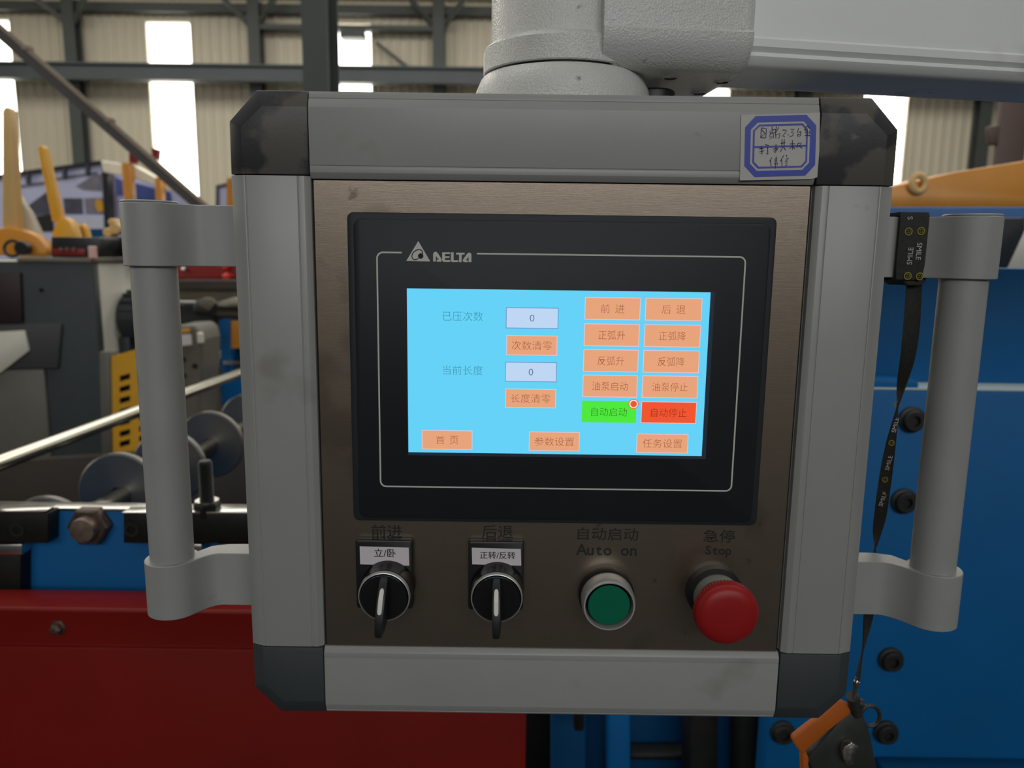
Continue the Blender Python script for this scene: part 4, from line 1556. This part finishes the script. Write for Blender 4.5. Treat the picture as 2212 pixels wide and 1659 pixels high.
cyl(bm, (q.x, 2.0, ztc + .012), (q.x, 2.0, ztc + .05), .012, 18, ch=.003)
o = obj('pink_knob', bm, mat('pink_knob_plastic', (224, 180, 170), .4), None)
tag(o, 'small pink knob at the cabinet top corner', 'knob')
hb = thing('yellow_pulley', 'round yellow pulley cover behind the leaning lever', 'pulley', tuple(at(180, 560, 2.36)))
bm = B()
prism_px(bm, hd(176, 555, 16, 72), 2.36, .03)
obj('pulley_cover', bm, M['yellow'], hb, bevel=.005)
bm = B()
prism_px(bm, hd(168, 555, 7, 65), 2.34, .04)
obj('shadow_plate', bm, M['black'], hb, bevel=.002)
# gear cluster near the handle
gc = thing('brass_fitting', 'tan brass fitting on the black box beside the bracket', 'fitting', tuple(at(250, 512, 2.3)))
for (px, py, r) in ((238, 503, .017), (254, 494, .02), (246, 480, .012)):
    q = at(px, py, 2.3)
    bm = B()
    cyl(bm, (q.x, 2.28, q.z), (q.x, 2.33, q.z), r, 16, ch=.004)
    obj('fitting_cap', bm, M['yellow_pale'], gc)
pxthing('blue_machine_bed', [(186, 494), (228, 494), (228, 1500), (186, 1500)], 2.6, .1, M['blue_dark'],
        'short blue machine bed seen between pulley and brass fitting', 'machine bed')

# display boards
db = thing('display_board', 'large lavender printed display board with black frame behind the yellow levers', 'display board', (at(130, 500, 7).x, 7.0, 0))
YD = 7.0
def bpart(name, pix, y, depth, m, parent, bevel=0.0, label=None):
    bm = B()
    prism_px(bm, pix, y, depth)
    o = obj(name, bm, m, parent, bevel=bevel, smooth=0)
    if label:
        o['label'] = label
    return o
bpart('board', [(-60, 392), (222, 350), (228, 560), (-60, 560)], YD, .05, M['lavender'], db)
bpart('top_frame', [(-60, 384), (220, 346), (222, 353), (-60, 392)], YD - .04, .1, M['black'], db)
bpart('side_frame', [(219, 350), (232, 352), (240, 560), (228, 560)], YD - .04, .1, M['black'], db)
bpart('photo_print', [(58, 446), (100, 415), (104, 440), (108, 462), (58, 466)], YD - .01, .01, M['print_dark'], db)
bpart('photo_print', [(60, 470), (112, 462), (116, 500), (60, 500)], YD - .012, .01, M['black'], db)
bpart('photo_print', [(136, 428), (176, 428), (178, 462), (140, 462)], YD - .01, .01, M['print_dark'], db)
bpart('photo_print', [(182, 428), (220, 427), (222, 462), (186, 462)], YD - .01, .01, M['print_mid'], db)
bpart('photo_print', [(163, 402), (200, 380), (218, 376), (218, 412), (180, 410)], YD - .01, .01, M['print_mid'], db)
bpart('photo_print', [(40, 400), (95, 392), (97, 398), (40, 406)], YD - .01, .01, M['print_mid'], db)
bpart('photo_print', [(112, 384), (210, 370), (210, 376), (112, 391)], YD - .01, .01, M['print_mid'], db)
bpart('photo_print', [(138, 470), (226, 470), (228, 500), (140, 500)], YD - .01, .01, M['print_white'], db)
bpart('photo_print', [(206, 432), (214, 430), (222, 436), (224, 456), (212, 458), (206, 446)], YD - .014, .01, M['yellow'], db)
for px in (58, 137, 187):
    bpart('hanger_clip', [(px - 3, 352 + (220 - px) * .14), (px + 3, 352 + (220 - px) * .14), (px + 3, 374 + (220 - px) * .14), (px - 3, 374 + (220 - px) * .14)], YD - .05, .04, M['print_dark'], db)
db2 = thing('display_board', 'second display board with blue print behind the orange gantry posts', 'display board', (at(310, 500, 7.4).x, 7.4, 0))
bpart('board', [(228, 352), (372, 408), (440, 440), (440, 560), (232, 560)], 7.4, .05, M['lavender'], db2)
bpart('photo_print', [(248, 384), (272, 392), (272, 425), (250, 420)], 7.38, .01, M['print_blue'], db2)
bpart('photo_print', [(290, 395), (368, 415), (372, 445), (292, 445)], 7.38, .01, M['print_blue'], db2)
bpart('photo_print', [(232, 372), (248, 380), (252, 470), (236, 470)], 7.38, .01, mat('tan_photo_print', (150, 134, 138), .5), db2)
obj('board_foot', box(B(), at(240, 500, 7.4).x, at(420, 500, 7.4).x, 7.42, 7.45, 0, at(300, 555, 7.4).z), M['black'], db2)
obj('board_foot', box(B(), at(-40, 500, 7.0).x, at(220, 500, 7.0).x, 7.02, 7.05, 0, at(100, 555, 7.0).z), M['black'], db)
gt = thing('gantry_frame', 'white crossbeam on two orange posts left of the panel', 'gantry', (at(310, 500, 6.2).x, 6.2, 0))
bpart('crossbeam', [(217, 346), (290, 358), (372, 402), (370, 414), (288, 384), (222, 372)], 6.2, .12, M['warm_white'], gt, .01)
for (a_, b_, top) in ((270, 288, 352), (339, 352, 384)):
    x0, x1 = at(a_, 420, 6.15).x, at(b_, 420, 6.15).x
    o = obj('post', box(B(), x0, x1, 6.12, 6.2, 0, at(a_, top, 6.15).z), M['orange_paint'], gt, bevel=.006)
bpart('bracket', [(278, 326), (296, 338), (290, 354), (278, 350)], 6.15, .06, M['dark_red'], gt, .004)
bpart('bracket', [(326, 318), (342, 322), (340, 346), (328, 340)], 6.15, .06, M['dark_red'], gt, .004)
sb = thing('small_poster', 'small framed poster with orange side strip beside the panel edge', 'poster', tuple(at(485, 440, 6.6)))
bpart('poster_sheet', [(470, 402), (520, 390), (520, 470), (470, 470)], 6.6, .03, M['lavender'], sb)
bpart('poster_frame', [(466, 400), (520, 388), (520, 394), (472, 405), (472, 470), (466, 470)], 6.58, .05, M['print_dark'], sb)
bpart('side_strip', [(490, 386), (520, 380), (520, 470), (490, 470)], 6.56, .03, M['orange_paint'], sb)
x0 = at(505, 450, 6.65).x
obj('poster_stand', box(B(), x0 - .04, x0 + .04, 6.64, 6.68, 0, at(505, 430, 6.65).z), M['black'], sb)

# inclined rail
ra, rb = at(-70, 8, 3.6), at(470, 478, 3.9)
rl = thing('inclined_rail', 'dark steel rail slanting down from the upper left corner', 'rail', tuple(rb))
bm = B()
beam(bm, ra, rb, .06, .062)
obj('rail_body', bm, M['rail'], rl, smooth=0)
off = Vector((0, -.012, .036))
bm = B()
beam(bm, ra + off, rb + off, .05, .02)
obj('rail_lit_edge', bm, M['rail_lit_edge'], rl, smooth=0)  # strip added to colour the lit upper half of the rail
for f_ in (.23, .55):
    c_ = ra.lerp(rb, f_) + Vector((0, -.03, .04))
    bm = B()
    box(bm, c_.x - .018, c_.x + .018, c_.y - .01, c_.y + .04, c_.z - .01, c_.z + .014)
    obj('rail_clip', bm, M['rail_lit_edge'], rl, bevel=.004)
obj('rail_stand', box(B(), rb.x - .05, rb.x + .05, rb.y + .04, rb.y + .14, 0, rb.z), M['rail'], rl)

# middle gap between the grip and the panel
rm = thing('red_machine_head', 'red machine head with knobs seen under the left handle bracket', 'machine', tuple(at(450, 640, 3.2)))
bpart('head_body', [(372, 500), (560, 500), (560, 604), (372, 604)], 3.36, .25, M['dark_red'], rm, .01)
for (px, py, r, m) in ((399, 612, .018, 'red_bright'), (490, 597, .018, 'red_bright'), (488, 576, .016, 'red_bright'), (398, 582, .012, 'chrome')):
    q = at(px, py, 3.31)
    bm = B()
    lathe(bm, [(0, -.05), (r * .6, -.05), (r * .6, -.01), (r, 0), (r * .9, r * .7), (r * .5, r), (0, r)], q, (0, -1, 0), 20)
    obj('knob', bm, M[m], rm)
stand = thing('machine_stand', 'blue and beige machine stand with stacked beams between left grip and panel', 'machine stand', (at(487, 760, 3.0).x, 3.1, 0))
bpart('dark_channel', [(370, 606), (560, 606), (560, 624), (370, 624)], 3.05, .2, M['dark_brown'], stand)
bpart('beige_beam', [(370, 623), (560, 623), (560, 649), (370, 649)], 3.1, .15, M['beige_steel'], stand)
bpart('brown_beam', [(455, 662), (560, 664), (560, 693), (455, 693)], 3.12, .15, M['dark_brown'], stand)
bpart('pale_strip', [(464, 671), (560, 673), (560, 682), (464, 681)], 3.11, .008, M['beige_steel'], stand)
bpart('motor_beam', [(370, 660), (428, 660), (465, 690), (440, 704), (370, 702)], 3.1, .1, M['rubber'], stand)
bpart('olive_sheet', [(380, 690), (560, 690), (560, 1100), (380, 1100)], 3.22, .03, mat('olive_sheet_paint', (104, 92, 50), .6), stand)
x0, x1 = at(476, 760, 3.02).x, at(498, 760, 3.02).x
o = obj('blue_upright', box(B(), x0, x1, 3.02, 3.09, 0, at(487, 692, 3.02).z), M['blue'], stand, bevel=.004)
bpart('orange_strip', [(499, 694), (560, 694), (560, 752), (499, 752)], 3.03, .03, M['orange_paint'], stand)
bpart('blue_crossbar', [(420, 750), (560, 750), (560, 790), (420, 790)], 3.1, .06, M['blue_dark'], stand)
bpart('silver_strip', [(482, 780), (560, 780), (560, 787), (482, 787)], 3.0, .02, M['silver'], stand)
bpart('blue_block', [(478, 815), (560, 810), (560, 880), (478, 872)], 2.92, .1, M['blue'], stand)
bm = B()
cyl(bm, at(424, 768, 3.05), at(481, 765, 3.05), .019, 24, ch=.004)
obj('bright_tube', bm, M['warm_white'], stand)['label'] = 'short bright cream tube'
bpart('beige_plate', [(390, 866), (472, 826), (480, 870), (440, 1080), (390, 1080)], 2.95, .03, M['beige_steel'], stand)
cpl = thing('shaft_coupling', 'grey coupling on a silver rod between grip and panel', 'coupling', tuple(at(440, 690, 3.0)))
bm = B()
a_, b_ = at(378, 653, 2.98), at(540, 655, 2.98)
cyl(bm, a_, b_, .008, 16)
obj('rod', bm, M['silver'], cpl)
bm = B()
a_, b_ = at(424, 664, 2.98), at(464, 668, 2.98)
cyl(bm, a_, b_, .035, 24, ch=.008)
obj('coupling_body', bm, M['rubber'], cpl)
bm = B()
prism_px(bm, [(428, 648), (444, 642), (460, 645), (464, 658), (450, 672), (430, 660)], 2.94, .02)
obj('coupling_cover', bm, M['beige_steel'], cpl, bevel=.006)
bm = B()
prism_px(bm, [(464, 652), (510, 642), (550, 640), (550, 664), (470, 662)], 2.95, .02)
obj('cover_sheet', bm, M['silver'], cpl, bevel=.004)
gb = thing('gearbox', 'pale grey rounded gearbox with white label right of the grip', 'gearbox', tuple(at(410, 850, 2.6)))
bpart('gearbox_body', [(374, 704), (418, 702), (430, 712), (436, 735), (436, 800), (430, 860), (428, 1500), (374, 1500)], 2.6, .2, M['mid_grey'], gb, .012)
bpart('label_plate', [(378, 722), (411, 722), (414, 745), (378, 748)], 2.59, .015, M['paper'], gb)
bpart('label_stripe', [(378, 712), (409, 710), (409, 717), (378, 719)], 2.588, .015, M['yellow'], gb)
bpart('side_lug', [(424, 718), (434, 720), (436, 742), (426, 742)], 2.57, .03, M['cream'], gb, .004)
for px, py in ((396, 776), (422, 790), (397, 811)):
    q = at(px, py, 2.6)
    bm = B()
    cyl(bm, (q.x, 2.60, q.z), (q.x, 2.588, q.z), .010, 16, ch=.002)
    obj('bolt', bm, M['black_steel'], gb)
pxthing('dark_bed', [(-200, 1010), (600, 960), (600, 1700), (-200, 1700)], 1.62, .03, M['dark_brown'], 'dark machine bed sheet behind the disc rollers', 'machine bed')
